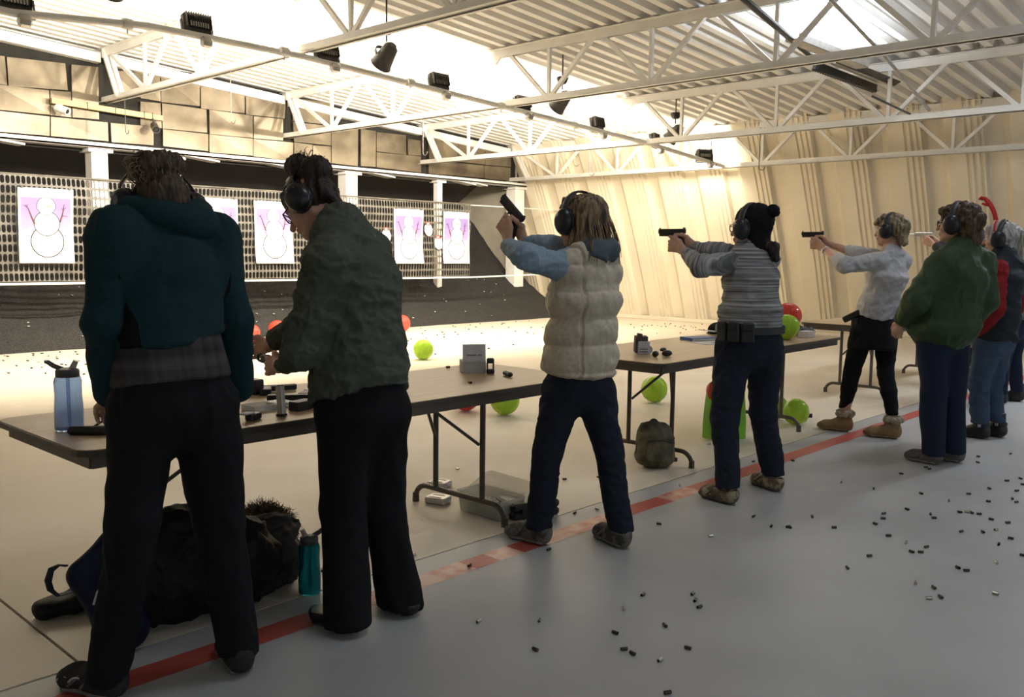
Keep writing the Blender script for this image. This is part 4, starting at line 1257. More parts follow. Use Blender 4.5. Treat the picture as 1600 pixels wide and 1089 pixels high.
f.ell(nk+V3(0.05, -0.105, -0.035), (0.125, 0.035, 0.045), roty(0.22), 0.04)
f.ell(nk+V3(0.12, -0.075, -0.040), (0.060, 0.035, 0.036), roty(0.3), 0.03)
fmesh('hood', f, M_teal2, jk, layers=[(0.008, (11, 11, 9))], seed=5)
M_plaid = cloth('plaid_shirt', (0.035, 0.030, 0.032), bump=0.1)
stripes(M_plaid, 0, 26, (0.012, 0.011, 0.012), (0.13, 0.11, 0.11), mixfac=0.55); stripes(M_plaid, 2, 22, (0.015, 0.014, 0.015), (0.10, 0.085, 0.085), mixfac=0.45)
f = Field(0.009); f.seg(V3(1.30, 2.712, 1.20), V3(1.30, 2.678, 1.012), (0.158, 0.112), (0.186, 0.143), XR, 0.02, flat=0.02)
fmesh('plaid_shirt', f, M_plaid, p1, layers=[(0.005, (10, 10, 5))], seed=8)
f = std_pants(0.010, J, (0.180, 0.130), 0.108, 0.078, 0.066, 0.055, V3(1.30, 2.675, 1.06), k=0.05)
fmesh('trousers', f, M_blackcloth, p1, layers=[(0.010, (8, 8, 3)), (0.005, (18, 18, 10))], seed=3)
M_shoe1 = cloth('running_shoe_dark', (0.035, 0.034, 0.033), bump=0.3, bs=160); M_sole1 = mat('sole_grey', (0.16, 0.14, 0.13), rough=0.8)
M_lace = mat('lace_dark', (0.05, 0.045, 0.04), rough=0.9)
M_trim = mat('reflective_trim', (0.55, 0.55, 0.54), rough=0.4)
s1 = shoe(p1, 'shoe', h1_, J['footL'], M_shoe1, M_sole1, L=0.285, w=0.052, high=0.10, sole=0.035, laces=M_lace)
r_ = np.cross(J['footL'], UPZ)
b = MB()
for q in ((0.13, 0.066), (0.16, 0.048), (0.185, 0.058)):
    b.tube(arc3(h1_*V3(1,1,0)+J['footL']*q[0]-r_*0.050+UPZ*q[1], h1_*V3(1,1,0)+J['footL']*(q[0]+0.045)-r_*0.054+UPZ*(q[1]-0.02), UPZ*0.008), 0.003, 5)
b.build('logo_stripe', M_trim, s1)
shoe(p1, 'shoe', V3(1.478, 2.60, 0), J['footR'], M_shoe1, M_sole1, L=0.285, w=0.050, high=0.10, sole=0.035, laces=M_lace)
M_brown = hairm('hair_brown', (0.115, 0.068, 0.036), (0.040, 0.024, 0.014))
c = J['H']; T = lambda x, y, z: c + hR@V3(x, y, z)
f = Field(0.006)
f.ell(T(0, -0.028, 0.016), (0.080, 0.096, 0.078), hR, 0.02)
f.seg(T(0, -0.085, 0.0), T(0, -0.085, -0.06), (0.062, 0.03), (0.045, 0.02), hR[:, 0], 0.03)
bun = AX(240,259,1.33)+V3(0,-0.03,0)
f.ell(bun, (0.080, 0.062, 0.046), I3, 0.010)
f.ell(bun+V3(-0.055, 0, -0.018), (0.030, 0.03, 0.028), I3, 0.02); f.ell(bun+V3(0.035, 0.0, 0.012), (0.034, 0.03, 0.03), I3, 0.02)
f.seg(T(0, -0.05, 0.05), bun, 0.035, 0.03, None, 0.02)
hr = hair_mesh('hair', f, M_brown, p1, 0.007, (85, 85, 20), 3)
rr = random.Random(2); it = []
for i in range(70):
    a = rr.uniform(0, 2*math.pi); e = rr.uniform(-0.7, 0.75)
    d_ = V3(math.cos(a)*math.cos(e), math.sin(a)*math.cos(e), math.sin(e)); s0 = bun + d_*V3(0.058, 0.05, 0.042)
    it.append(arc3(s0, s0 + d_*rr.uniform(0.010, 0.035) + V3(rr.uniform(-.02,.02), 0, rr.uniform(-.04,.0)), V3(0, 0, rr.uniform(0, 0.02)), 5))
for i in range(40):
    s0 = bun + V3(-0.05+rr.uniform(-.02,.02), rr.uniform(-.03,.03), rr.uniform(-.03,.03)); it.append(arc3(s0, s0+V3(rr.uniform(-.02,.01), 0, -0.045), V3(rr.uniform(-0.05,-0.02), -0.01, 0.005), 8))
M_wisp = hairm('hair_wisps', (0.26, 0.18, 0.09), (0.14, 0.09, 0.045))
strands(p1, 'loose_hair', M_wisp, it, 0.0014)
muffs(p1, c, hR, lift=0.012, wide=0.012, back=0.0)
head_extras(p1, c, hR)

# ---------------- 2: olive shirt, leaning over the table with glasses
J = dict(R=XR, H=AX(485,321,2.08), N=AX(533,356,2.10), C=AX(552,440,2.10), P=AX(567,610,2.10),
         SL=AX(508,412,1.94), SR=AX(578,392,2.26), HL=AX(540,645,2.02), HR=AX(594,645,2.18),
         KL=AX(536,800,2.00), KR=AX(600,800,2.19))
J['EL'] = AL(470,548,J['SL'],0.30,True); J['WL'] = AL(436,572,J['EL'],0.25,False)
J['ER'] = AL(482,500,J['SR'],0.30,False); J['WR'] = AL(420,540,J['ER'],0.25,False)
J['AL'] = V3(1.955, 2.66, 0.09); J['AR'] = V3(2.205, 2.66, 0.09)
J['footL'] = nrm(V3(-0.12, 1, 0)); J['footR'] = nrm(V3(0.1, 1, 0))
#bones('p2', J)
hR = frame((-0.46, 0.64, -0.60), (0.05, 0.5, 1))
f = core_body(0.0048, J, hR)
relaxed_hand(f, J['WL'], (0.05, 1, -0.08), (0.1, 0.1, 1), 1.25, up=XR)
relaxed_hand(f, J['WR'], (0.0, 1, -0.25), (0, 0.1, 1), 0.9, up=-XR)
p2 = finish_body(f, 'person', 'woman in an olive shirt with glasses and a dark bun leaning over the near table', (2.10, 2.72, 0))
M_olive = cloth('olive_shirt', (0.088, 0.096, 0.070), bump=0.15, bs=400)
f = Field(0.0075)
A_, B_ = AX(488,648,2.10), AX(655,585,2.10)
tt = nrm(B_-A_); nn = np.cross(XR, tt); nn = nn if nn[2] < 0 else -nn
hemc = (A_+B_)/2
f.seg(J['N']+V3(0, -0.01, 0.0), J['C'], (0.105, 0.075), (0.188, 0.138), XR, 0.05)
f.seg(J['C'], hemc + V3(0, 0.0, -0.03), (0.188, 0.138), (0.205, 0.185), XR, 0.06)
for s in 'LR':
    f.seg(J['N'], J['S'+s], 0.066, 0.070, None, 0.05)
    f.seg(J['S'+s], J['E'+s], 0.074, 0.064, None, 0.05)
    e = J['E'+s]+(J['W'+s]-J['E'+s])*0.72
    f.seg(J['E'+s], e, 0.064, 0.046, None, 0.02, flat=0.0)
f.cut(A_, nn)
sh = fmesh('shirt', f, M_olive, p2, layers=[(0.012, (6, 9, 9)), (0.010, (8, 16, 18)), (0.005, (22, 34, 36))], seed=4)
f = Field(0.007)
for a0 in np.linspace(0, 2*math.pi, 14, endpoint=False):
    q = J['N'] + V3(0.066*math.cos(a0), 0.056*math.sin(a0)-0.005, 0.010 + 0.018*(-math.sin(a0)))
    f.ell(q, (0.020, 0.016, 0.026), I3, 0.015)
fmesh('collar', f, M_olive, sh)
f = std_pants(0.010, J, (0.172, 0.140), 0.108, 0.082, 0.092, 0.022, J['P']+V3(0, 0, 0.10), k=0.05)
fmesh('trousers', f, M_blackcloth, p2, layers=[(0.010, (8, 8, 3)), (0.004, (18, 18, 8))], seed=9)
M_flat = mat('black_leather', (0.012, 0.012, 0.012), rough=0.35)
hl = AZ(552,992); 
for s, hp in (('L', V3(1.955, 2.60, 0)), ('R', V3(2.205, 2.57, 0))):
    shoe(p2, 'shoe', hp, J['foot'+s], M_flat, M_flat, L=0.275, w=0.046, high=0.052, sole=0.022)
M_dkbrown = hairm('hair_dark_brown', (0.040, 0.022, 0.014), (0.014, 0.009, 0.006))
c = J['H']; T = lambda x, y, z: c + hR@V3(x, y, z)
f = Field(0.006)
f.ell(T(0, -0.030, 0.018), (0.083, 0.098, 0.080), hR, 0.02)
f.seg(T(0, -0.090, -0.01), T(0, -0.098, -0.06), (0.055, 0.028), (0.040, 0.018), hR[:, 0], 0.02)
f.ell(T(0, 0.012, 0.058), (0.084, 0.078, 0.062), hR, 0.02)
bun = AX(478,265,2.09)
f.ell(AX(467,260,2.08), (0.052, 0.054, 0.048), I3, 0.008); f.ell(AX(495,266,2.10), (0.060, 0.062, 0.056), I3, 0.020)
f.seg(T(0, -0.04, 0.06), bun+V3(0, -0.01, -0.02), 0.034, 0.034, None, 0.015)
hair_mesh('hair', f, M_dkbrown, p2, 0.006, (60, 60, 20), 6)
it = []
for i in range(70):
    a = rr.uniform(0, 2*math.pi); e = rr.uniform(-0.2, 1.4)
    d_ = V3(math.cos(a)*math.cos(e), math.sin(a)*math.cos(e), math.sin(e)); s0 = bun + V3(0, -0.01, 0) + d_*V3(0.055, 0.08, 0.05)
    it.append(arc3(s0, s0 + V3(0, rr.uniform(-.05,.03), rr.uniform(-.02,.03)) + d_*0.012, d_*0.012, 5))
for i in range(26):
    s0 = T(rr.uniform(-.05,.05), -0.10, rr.uniform(-0.07,0.02)); it.append(arc3(s0, s0+V3(rr.uniform(-.02,.02), -0.03, -0.05), V3(0, -0.02, 0.0), 5))
strands(p2, 'loose_hair', M_dkbrown, it, 0.0010)
muffs(p2, c, hR, lift=0.010, wide=0.012, cup=(0.052, 0.062), m=M_muff)
head_extras(p2, c, hR, True, M_glassframe)
gp = AX(411,560,J['WL'][0]+0.03)
ml = thing('magazine_loader', 'black magazine loader held in the olive-shirted woman\'s hand', 'loader', gp)
MB().box(gp+V3(0, -0.02, 0), (0.026, 0.045, 0.034), I3, ch=0.004).build('body', M_gun, ml)
MB().tube([gp+V3(0, 0.022+0.016*math.cos(a), 0.002+0.014*math.sin(a)) for a in np.linspace(0, 2*math.pi, 16, endpoint=False)], 0.0055, 8, closed=True).build('ring', M_gun, ml, smooth=True)

# ---------------- shooters share the stance builder
def shooter(name, label, base, JP, gun_px, gunX, gun_dir, hrot, h, Ls=0.28, elx=None):
    J = {k: AX(*v) for k, v in JP.items() if len(v) == 3}
    J['R'] = XR
    g = AX(gun_px[0], gun_px[1], gunX); gR = frame(gun_dir)
    f0 = Field(h); 
    hR = frame(*hrot)
    wl = g + gR@V3(-0.052, -0.085, -0.105); wr = g + gR@V3(0.030, -0.105, -0.070)
    J['WL'], J['WR'] = wl, wr
    J['EL'] = AL(JP['EL'][0], JP['EL'][1], J['SL'], Ls, True)
    J['ER'] = AL(JP['ER'][0], JP['ER'][1], J['SR'], Ls, False)
    return J, g, gR, hR
# ---------------- 3: cream quilted vest over a blue hoodie, pistol kicked up
JP = dict(H=(905,345,3.37), N=(922,392,3.37), C=(914,455,3.37), P=(904,580,3.37), SL=(878,417,3.21), SR=(942,418,3.50), EL=(820,401), ER=(862,386),
          HL=(877,612,3.285), HR=(930,612,3.455), KL=(856,705,3.24), KR=(952,705,3.49))
J, g, gR, hR = shooter('p3', '', None, JP, (806,342), 3.36, (0, 0.76, 0.65), ((0.02, 1, -0.02),), 0.006)
J['footL'] = nrm(AZ(790,835)-AZ(858,853)); J['footR'] = nrm(V3(0.30, 0.95, 0))
he = dict(L=AZ(858,853), R=AZ(980,859))
for s in 'LR': J['A'+s] = he[s]+J['foot'+s]*0.062+V3(0, 0, 0.10)
#bones('p3', J)
f = core_body(0.005, J, hR)
grip_hands(f, g, gR)
p3 = finish_body(f, 'person', 'woman in a cream quilted vest and blue sleeves firing a raised pistol', (3.37, 2.70, 0))
pistol('pistol', 'black pistol kicked upward in the hands of the woman in the cream vest', g, gR)
M_blue = cloth('blue_hoodie', (0.27, 0.35, 0.42), bump=0.15, bs=350)
f = Field(0.008)
for s in 'LR':
    f.seg(J['N'], J['S'+s], 0.06, 0.066, None, 0.04)
    sleeve(f, J, s, 0.066, 0.056, 0.036, 0.97, 0.03)
f.seg(J['N']+V3(0, 0, 0.02), J['C'], (0.10, 0.07), (0.16, 0.11), XR, 0.04)
hd = fmesh('hoodie', f, M_blue, p3, layers=[(0.007, (12, 16, 16)), (0.004, (28, 34, 34))], seed=12)
M_hood = cloth('hood_grey_blue', (0.095, 0.118, 0.130))
f = Field(0.008)
nk = J['N']+V3(0, -0.02, 0.02)
for a0 in np.linspace(math.pi*0.9, math.pi*2.1, 8):
    f.ell(nk + V3(0.082*math.cos(a0), 0.055*math.sin(a0)-0.005, 0.004), (0.038, 0.034, 0.032), I3, 0.035)
f.ell(nk+V3(0.0, -0.070, -0.035), (0.088, 0.030, 0.042), I3, 0.04)
fmesh('hood', f, M_hood, hd, layers=[(0.008, (13, 13, 9))], seed=15)
M_vest = cloth('cream_vest', (0.60, 0.51, 0.38), rough=0.55, bump=0.12, bs=90)
f = Field(0.0075)
hemc = AX(905,578,3.37)
f.seg(J['N']+V3(0, -0.02, -0.02), J['C'], (0.13, 0.085), (0.190, 0.135), XR, 0.05)
f.seg(J['C'], hemc, (0.190, 0.135), (0.200, 0.168), XR, 0.05, flat=0.03)
for s, sg in (('L', -1), ('R', 1)): f.seg(J['N']+V3(sg*0.05, -0.01, -0.02), J['S'+s]+V3(-0.022 if sg > 0 else 0.030, -0.03, -0.01), 0.060, 0.080, None, 0.05)
V, Q = f.mesh()
Nn = vnormals(V, Q)
zz_ = V[:, 2]+0.012*vnoise(V*V3(5, 5, 2)[None, :])
d_ = 0.020*(np.abs(np.sin(math.pi*(zz_-0.86)/0.128))**0.45) - 0.012 + 0.006*vnoise(V*V3(22, 22, 16)[None, :]) + 0.004*vnoise(V*V3(45, 45, 30)[None, :])
seam = np.abs(V[:, 0]-(3.37-0.135)) < 0.006
d_ = np.where(seam & (V[:, 1] < 2.80), d_-0.012, d_)
vest = make_mesh('quilted_vest', V+Nn*d_[:, None], Q, M_vest, p3, smooth=True)
M_jean = cloth('dark_jeans', (0.018, 0.022, 0.034), bump=0.2, bs=300)
f = std_pants(0.009, J, (0.160, 0.130), 0.098, 0.070, 0.062, 0.080, J['P']+V3(0, 0, 0.05), k=0.04)
fmesh('jeans', f, M_jean, p3, layers=[(0.007, (10, 10, 5)), (0.005, (20, 20, 22))], seed=6)
M_hike = mat('hiking_shoe_grey', (0.15, 0.135, 0.11), (0.05, 0.045, 0.038), rough=0.8, scale=22, contrast=(0.44, 0.56), bump=0.4, bscale=120); M_solehike = mat('hiking_sole', (0.22, 0.20, 0.17), (0.15, 0.14, 0.12), rough=0.85); M_soled = mat('hiking_sole_dark', (0.07, 0.06, 0.048), rough=0.85)
shoe(p3, 'shoe', he['L'], J['footL'], M_hike, M_solehike, L=0.285, w=0.050, high=0.095, sole=0.034, laces=M_lace)
shoe(p3, 'shoe', he['R'], J['footR'], M_hike, M_solehike, L=0.285, w=0.050, high=0.095, sole=0.034, laces=M_lace)
M_hair3 = hairm('hair_brown_streaked', (0.30, 0.19, 0.095), (0.055, 0.032, 0.017))
c = J['H']; T = lambda x, y, z: c + hR@V3(x, y, z)
f = Field(0.007)
f.ell(T(0, -0.025, 0.034), (0.086, 0.104, 0.092), hR, 0.02)
f.seg(T(0, -0.070, 0.05), T(0.0, -0.110, -0.17), (0.080, 0.055), (0.112, 0.045), XR, 0.05)
for sg in (-1, 1): f.seg(T(sg*0.07, -0.055, 0.0), T(sg*0.095, -0.05, -0.16), (0.03, 0.04), (0.03, 0.035), XR, 0.03)
f.seg(T(0, 0.045, 0.10), T(0, 0.078, 0.062), (0.06, 0.02), (0.055, 0.012), XR, 0.02)
hair_mesh('hair', f, M_hair3, p3, 0.008, (75, 75, 7), 9)
it = []
for i in range(60):
    x = rr.uniform(-0.11, 0.11); s0 = T(x*0.75, -0.12, rr.uniform(-0.02, 0.03)); e0 = T(x*1.1, -0.150+rr.uniform(-.02,.02), rr.uniform(-0.21, -0.16))
    it.append(arc3(s0, e0, V3(0, -0.018, 0), 6))
strands(p3, 'loose_hair', M_hair3, it, 0.0022)
muffs(p3, c, hR, lift=0.016, wide=0.016, cup=(0.050, 0.064))
head_extras(p3, c, hR, True, mat('safety_glasses', (0.45, 0.33, 0.12), rough=0.3))

# ---------------- 4: grey striped sweater, black pompom hat
JP = dict(H=(1172,356,4.78), N=(1174,390,4.78), C=(1173,432,4.78), P=(1171,522,4.78), SL=(1146,410,4.63), SR=(1200,406,4.91), EL=(1096,416), ER=(1118,394),
          HL=(1147,545,4.695), HR=(1194,545,4.865), KL=(1133,655,4.62), KR=(1192,645,4.91))
J, g, gR, hR = shooter('p4', '', None, JP, (1061,368), 4.76, (0.0, 1, 0.0), ((0.0, 1, 0.0),), 0.006)
J['footL'] = nrm(AZ(1080,770)-AZ(1148,790)); J['footR'] = nrm(AZ(1163,748)-AZ(1218,769))
he = dict(L=AZ(1150,790), R=AZ(1219,770))
for s in 'LR': J['A'+s] = he[s]+J['foot'+s]*0.062+V3(0, 0, 0.10)
#bones('p4', J)
f = core_body(0.0052, J, hR); grip_hands(f, g, gR)
p4 = finish_body(f, 'person', 'woman in a grey striped sweater and black pompom hat aiming a pistol', (4.78, 2.58, 0))
pistol('pistol', 'black pistol aimed by the woman in the pompom hat', g, gR)
M_strip = cloth('striped_sweater', (0.19, 0.185, 0.18), bump=0.15, bs=300)
stripes(M_strip, 2, 85, (0.07, 0.067, 0.065), (0.44, 0.425, 0.41), mixfac=0.75)
M_strip2 = cloth('striped_sleeve', (0.21, 0.205, 0.20), bump=0.15, bs=300)
stripes(M_strip2, 1, 80, (0.09, 0.087, 0.085), (0.46, 0.45, 0.44), mixfac=0.7)
f = Field(0.0075)
hemc = AX(1172,512,4.78)
f.seg(J['N']+V3(0, -0.005, 0.03), J['C'], (0.090, 0.075), (0.185, 0.138), XR, 0.05)
f.seg(J['C'], hemc+V3(0, 0, 0.12), (0.185, 0.138), (0.185, 0.158), XR, 0.05)
f.seg(hemc+V3(0, 0, 0.12), hemc, (0.185, 0.158), (0.205, 0.175), XR, 0.05, flat=0.03)
for s, sg in (('L', -1), ('R', 1)): f.seg(J['N']+V3(0, 0, -0.01), J['S'+s], 0.060, 0.066, None, 0.05)
sw = fmesh('sweater', f, M_strip, p4, layers=[(0.008, (9, 9, 12)), (0.006, (10, 10, 30))], seed=21)
for s in 'LR':
    f = Field(0.007); f.seg(J['S'+s]+V3(-0.01 if s == 'R' else 0.01, 0, 0), J['E'+s], 0.064, 0.058, None, 0.03); f.seg(J['E'+s], J['E'+s]+(J['W'+s]-J['E'+s])*0.93, 0.058, 0.036, None, 0.03)
    fmesh('sleeve', f, M_strip2, sw, layers=[(0.006, (14, 20, 14)), (0.003, (30, 44, 30))], seed=22)
f = std_pants(0.009, J, (0.180, 0.150), 0.112, 0.082, 0.066, 0.092, hemc+V3(0, 0, 0.03), k=0.05)
fmesh('jeans', f, M_jean, p4, layers=[(0.008, (9, 9, 5)), (0.005, (18, 18, 20))], seed=26)
M_pouch = mat('pouch_black', (0.018, 0.018, 0.017), rough=0.5, scale=40)
bz = float(hemc[2])-0.005
ring = [V3(4.78+0.217*math.cos(a), hemc[1]+0.188*math.sin(a), bz) for a in np.linspace(0, 2*math.pi, 28, endpoint=False)]
bl = MB().tube(ring, 0, 4, closed=True, flat=(0.021, 0.004, UPZ)).build('belt', M_pouch, p4)
for px, sc_ in ((1122, 1.0), (1134, 1.1), (1149, 1.15)):
    a = {1122: math.pi*0.92, 1134: math.pi*1.04, 1149: math.pi*1.16}[px]
    q = V3(4.78+0.232*math.cos(a), hemc[1]+0.204*math.sin(a), bz-0.01)
    Rq = rotz(a)
    MB().box(q, (0.036, 0.062*sc_, 0.105), Rq, ch=0.006).build('magazine_pouch', M_pouch, bl)
    MB().box(q+Rq@V3(0.006, 0, 0.035), (0.036, 0.058*sc_, 0.05), Rq, ch=0.008).build('pouch_flap', M_pouch, bl)
M_tan = mat('hiking_shoe_tan', (0.36, 0.29, 0.19), (0.12, 0.09, 0.055), rough=0.8, scale=24, contrast=(0.44, 0.56), bump=0.4, bscale=110)
shoe(p4, 'shoe', he['L'], J['footL'], M_tan, M_soled, L=0.285, w=0.050, high=0.085, sole=0.036, laces=M_lace)
shoe(p4, 'shoe', he['R'], J['footR'], M_tan, M_soled, L=0.285, w=0.050, high=0.085, sole=0.036, laces=M_lace)
c = J['H']; T = lambda x, y, z: c + hR@V3(x, y, z)
M_knit = cloth('black_knit', (0.010, 0.010, 0.011), bump=0.6, bs=180)
f = Field(0.007)
f.ell(T(0, -0.022, 0.048), (0.088, 0.108, 0.094), hR, 0.02); f.ell(T(0, -0.055, 0.050), (0.080, 0.080, 0.080), hR, 0.03); f.seg(T(0, -0.03, 0.03), T(0, -0.055, -0.10), (0.088, 0.10), (0.075, 0.065), XR, 0.03)
f.ell(T(0, 0.14, -0.05), (0.09, 0.07, 0.085), hR, 0.03, sub=True)
ht_ = fmesh('knit_hat', f, M_knit, p4, layers=[(0.003, (60, 60, 60))])
f = Field(0.006); pp = AX(1208,330,4.78); f.ell(pp, 0.037); fmesh('pompom', f, M_knit, ht_, layers=[(0.006, (90, 90, 90))])
f = Field(0.006); f.seg(T(0, -0.10, -0.10), T(0.01, -0.145, -0.115), 0.026, 0.030, None, 0.02); f.seg(T(0.01, -0.145, -0.115), T(0.015, -0.160, -0.18), 0.030, 0.018, None, 0.02)
hair_mesh('ponytail', f, M_dkbrown, p4, 0.006, (70, 70, 16), 2)
muffs(p4, c, hR, lift=0.020, wide=0.016, cup=(0.048, 0.062))
head_extras(p4, c, hR, True, M_glassframe)

# ---------------- 5: white shirt, black skirt and leggings, sheepskin boots
JP = dict(H=(1391,360,7.22), N=(1394,394,7.22), C=(1388,428,7.22), P=(1366,502,7.22), SL=(1370,408,7.07), SR=(1409,409,7.34), EL=(1320,414), ER=(1345,398),
          HL=(1347,518,7.135), HR=(1384,518,7.305), KL=(1331,582,7.16), KR=(1384,585,7.24))
J, g, gR, hR = shooter('p5', '', None, JP, (1279,370), 7.20, (0.0, 1, 0.0), ((0.0, 1, 0.0),), 0.007)
J['footL'] = nrm(V3(-0.15, 1, 0)); J['footR'] = nrm(V3(-0.25, 1, 0))
he = dict(L=AZ(1330,675), R=AZ(1406,686))
for s in 'LR': J['A'+s] = he[s]+J['foot'+s]*0.062+V3(0, 0, 0.11)
#bones('p5', J)
f = core_body(0.0060, J, hR); grip_hands(f, g, gR)
p5 = finish_body(f, 'person', 'blonde woman in a white shirt, black skirt and sheepskin boots aiming a pistol', (7.2, 2.78, 0))
pistol('pistol', 'black pistol aimed by the blonde woman in the white shirt', g, gR)
M_wshirt = cloth('white_shirt', (0.54, 0.53, 0.53), bump=0.1, bs=300)
f = Field(0.011)
hemc = AX(1367,493,7.22)
f.seg(J['N']+V3(0, -0.01, 0.0), J['C'], (0.10, 0.065), (0.175, 0.125), XR, 0.05)
f.seg(J['C'], hemc, (0.175, 0.125), (0.175, 0.150), XR, 0.05, flat=0.03)
for s in 'LR':
    f.seg(J['N'], J['S'+s], 0.055, 0.062, None, 0.05); sleeve(f, J, s, 0.066, 0.062, 0.050, 0.35, 0.04)
fmesh('white_shirt', f, M_wshirt, p5, layers=[(0.008, (9, 11, 14)), (0.005, (20, 26, 30))], seed=31)
f = Field(0.011); sk = AX(1364,543,7.22)
f.seg(hemc+V3(0, 0, 0.02), sk, (0.165, 0.14), (0.195, 0.180), XR, 0.03, flat=0.02)
fmesh('skirt', f, M_blackcloth, p5, layers=[(0.008, (10, 10, 3))], seed=3)
f = std_pants(0.010, J, (0.150, 0.12), 0.095, 0.065, 0.046, 0.19, hemc, k=0.04, calf=0.060)
fmesh('leggings', f, M_blackcloth, p5, layers=[(0.004, (16, 16, 16))], seed=3)
M_ugg = cloth('tan_suede', (0.30, 0.19, 0.095), bump=0.2, bs=150); M_fleece = mat('cream_fleece', (0.50, 0.43, 0.31), (0.33, 0.27, 0.18), rough=0.95, scale=50, bump=0.9, bscale=90)
for s, hp in (('L', AZ(1330,675)), ('R', AZ(1406,686))):
    sb = shoe(p5, 'boot', hp, J['foot'+s], M_ugg, M_ugg, L=0.29, w=0.056, high=0.13, sole=0.022)
    f = Field(0.008); e = V3(hp[0], hp[1], 0)+J['foot'+s]*0.055
    for a0 in np.linspace(0, 2*math.pi, 9, endpoint=False): f.ell(e+V3(0.052*math.cos(a0), 0.055*math.sin(a0), 0.150), (0.022, 0.022, 0.030), I3, 0.015)
    fmesh('fleece_cuff', f, M_fleece, sb, layers=[(0.008, (40, 40, 40))])
wd = nrm(J['WL']-J['EL']); wa = J['WL']-wd*0.035
ring = []
u_ = nrm(np.cross(wd, UPZ)); v_ = np.cross(wd, u_)
for a in np.linspace(0, 2*math.pi, 16, endpoint=False): ring.append(wa+0.032*(u_*math.cos(a)+v_*math.sin(a)))
wt = MB().tube(ring, 0, 6, closed=True, flat=(0.009, 0.003, wd)).build('wristwatch', mat('watch_white', (0.7, 0.7, 0.7), rough=0.4), p5)
MB().lathe(wa-u_*0.034 if (u_@FW) > 0 else wa+u_*0.034, [(0.013, -0.004), (0.015, 0.0), (0.013, 0.005)], 12, frame(wd, u_ if (u_@FW) < 0 else -u_)).build('watch_case', M_steel, wt)
hp_ = AX(1331,494,7.08); MB().box(hp_, (0.035, 0.15, 0.05), rotx(-0.5), ch=0.008).box(hp_+V3(0, -0.03, -0.07), (0.04, 0.06, 0.12), I3, ch=0.01).build('holster', M_pouch, p5)
M_blonde = hairm('hair_blonde', (0.40, 0.30, 0.18), (0.12, 0.085, 0.048))
c = J['H']; T = lambda x, y, z: c + hR@V3(x, y, z)
f = Field(0.008); f.ell(T(0, -0.028, 0.036), (0.088, 0.110, 0.095), hR, 0.02); f.seg(T(0, -0.08, 0.02), T(0, -0.105, -0.09), (0.078, 0.045), (0.06, 0.03), XR, 0.03)
f.seg(T(0, 0.05, 0.10), T(0, 0.10, 0.055), (0.06, 0.025), (0.055, 0.012), XR, 0.02)
hair_mesh('hair', f, M_blonde, p5, 0.010, (55, 55, 14), 3)
muffs(p5, c, hR, lift=0.018, wide=0.018, cup=(0.050, 0.060))
head_extras(p5, c, hR)

# ---------------- 6: dark green coat, watching
J = {k: AX(*v) for k, v in dict(H=(1493,350,6.52), N=(1503,392,6.52), C=(1498,432,6.52), P=(1476,520,6.52), SL=(1470,416,6.36), SR=(1530,412,6.68), ER=(1536,470,6.74),
     HL=(1458,535,6.44), HR=(1490,535,6.60), KL=(1458,612,6.44), KR=(1488,612,6.61)).items()}
J['R'] = XR; J['EL'] = AL(1432,468,J['SL'],0.28,True); J['WL'] = AL(1410,500,J['EL'],0.24,False); J['WR'] = J['ER']+V3(-0.02, 0.12, -0.22)
J['footL'] = nrm(AZ(1402,712)-AZ(1468,726)); J['footR'] = nrm(V3(0.1, 1, 0))
he = dict(L=AZ(1470,728), R=V3(6.64, 1.90, 0))
for s in 'LR': J['A'+s] = he[s]+J['foot'+s]*0.062+V3(0, 0, 0.10)
#bones('p6', J)
hR = frame((-0.05, 1, 0.02))
f = core_body(0.0085, J, hR)
relaxed_hand(f, J['WL'], (0.0, 0.35, -1), (0, 1, 0.3), 1.0, up=XR); relaxed_hand(f, J['WR'], (0, 0.3, -1), (0, 1, 0.3), 1.0, up=-XR)
p6 = finish_body(f, 'person', 'brown-haired woman in a baggy dark green coat and glasses watching the shooters', (6.52, 2.04, 0))
M_green = cloth('green_coat', (0.045, 0.075, 0.034), rough=0.6, bump=0.15, bs=120)
f = Field(0.011); hemc = AX(1474,519,6.52)
f.seg(J['N']+V3(0, -0.01, 0.02), J['C'], (0.11, 0.08), (0.215, 0.160), XR, 0.06)
f.seg(J['C'], hemc+V3(0, 0, 0.06), (0.215, 0.160), (0.245, 0.215), XR, 0.06); f.seg(hemc+V3(0, 0, 0.06), hemc, (0.240, 0.210), (0.205, 0.18), XR, 0.04, flat=0.03)
for s in 'LR': f.seg(J['N'], J['S'+s], 0.075, 0.09, None, 0.06); sleeve(f, J, s, 0.092, 0.088, 0.055, 0.96, 0.05)
fmesh('coat', f, M_green, p6, layers=[(0.016, (6, 6, 5)), (0.008, (14, 14, 12))], seed=41)
M_jean2 = cloth('blue_jeans_dark', (0.016, 0.023, 0.045), bump=0.2, bs=300)
f = std_pants(0.011, J, (0.165, 0.13), 0.105, 0.085, 0.074, 0.065, hemc, k=0.05)
fmesh('jeans', f, M_jean2, p6, layers=[(0.010, (8, 8, 5))], seed=4)
M_gshoe = cloth('grey_shoe', (0.14, 0.125, 0.115), bump=0.3, bs=120)
shoe(p6, 'shoe', AZ(1470,728), J['footL'], M_gshoe, M_solehike, L=0.285, w=0.050, high=0.09, sole=0.032, laces=M_lace)
shoe(p6, 'shoe', V3(6.64, 1.90, 0), J['footR'], M_gshoe, M_solehike, L=0.285, w=0.050, high=0.09, sole=0.032, laces=M_lace)
M_hair6 = hairm('hair_chestnut', (0.125, 0.070, 0.034), (0.035, 0.02, 0.011))
c = J['H']; T = lambda x, y, z: c + hR@V3(x, y, z)
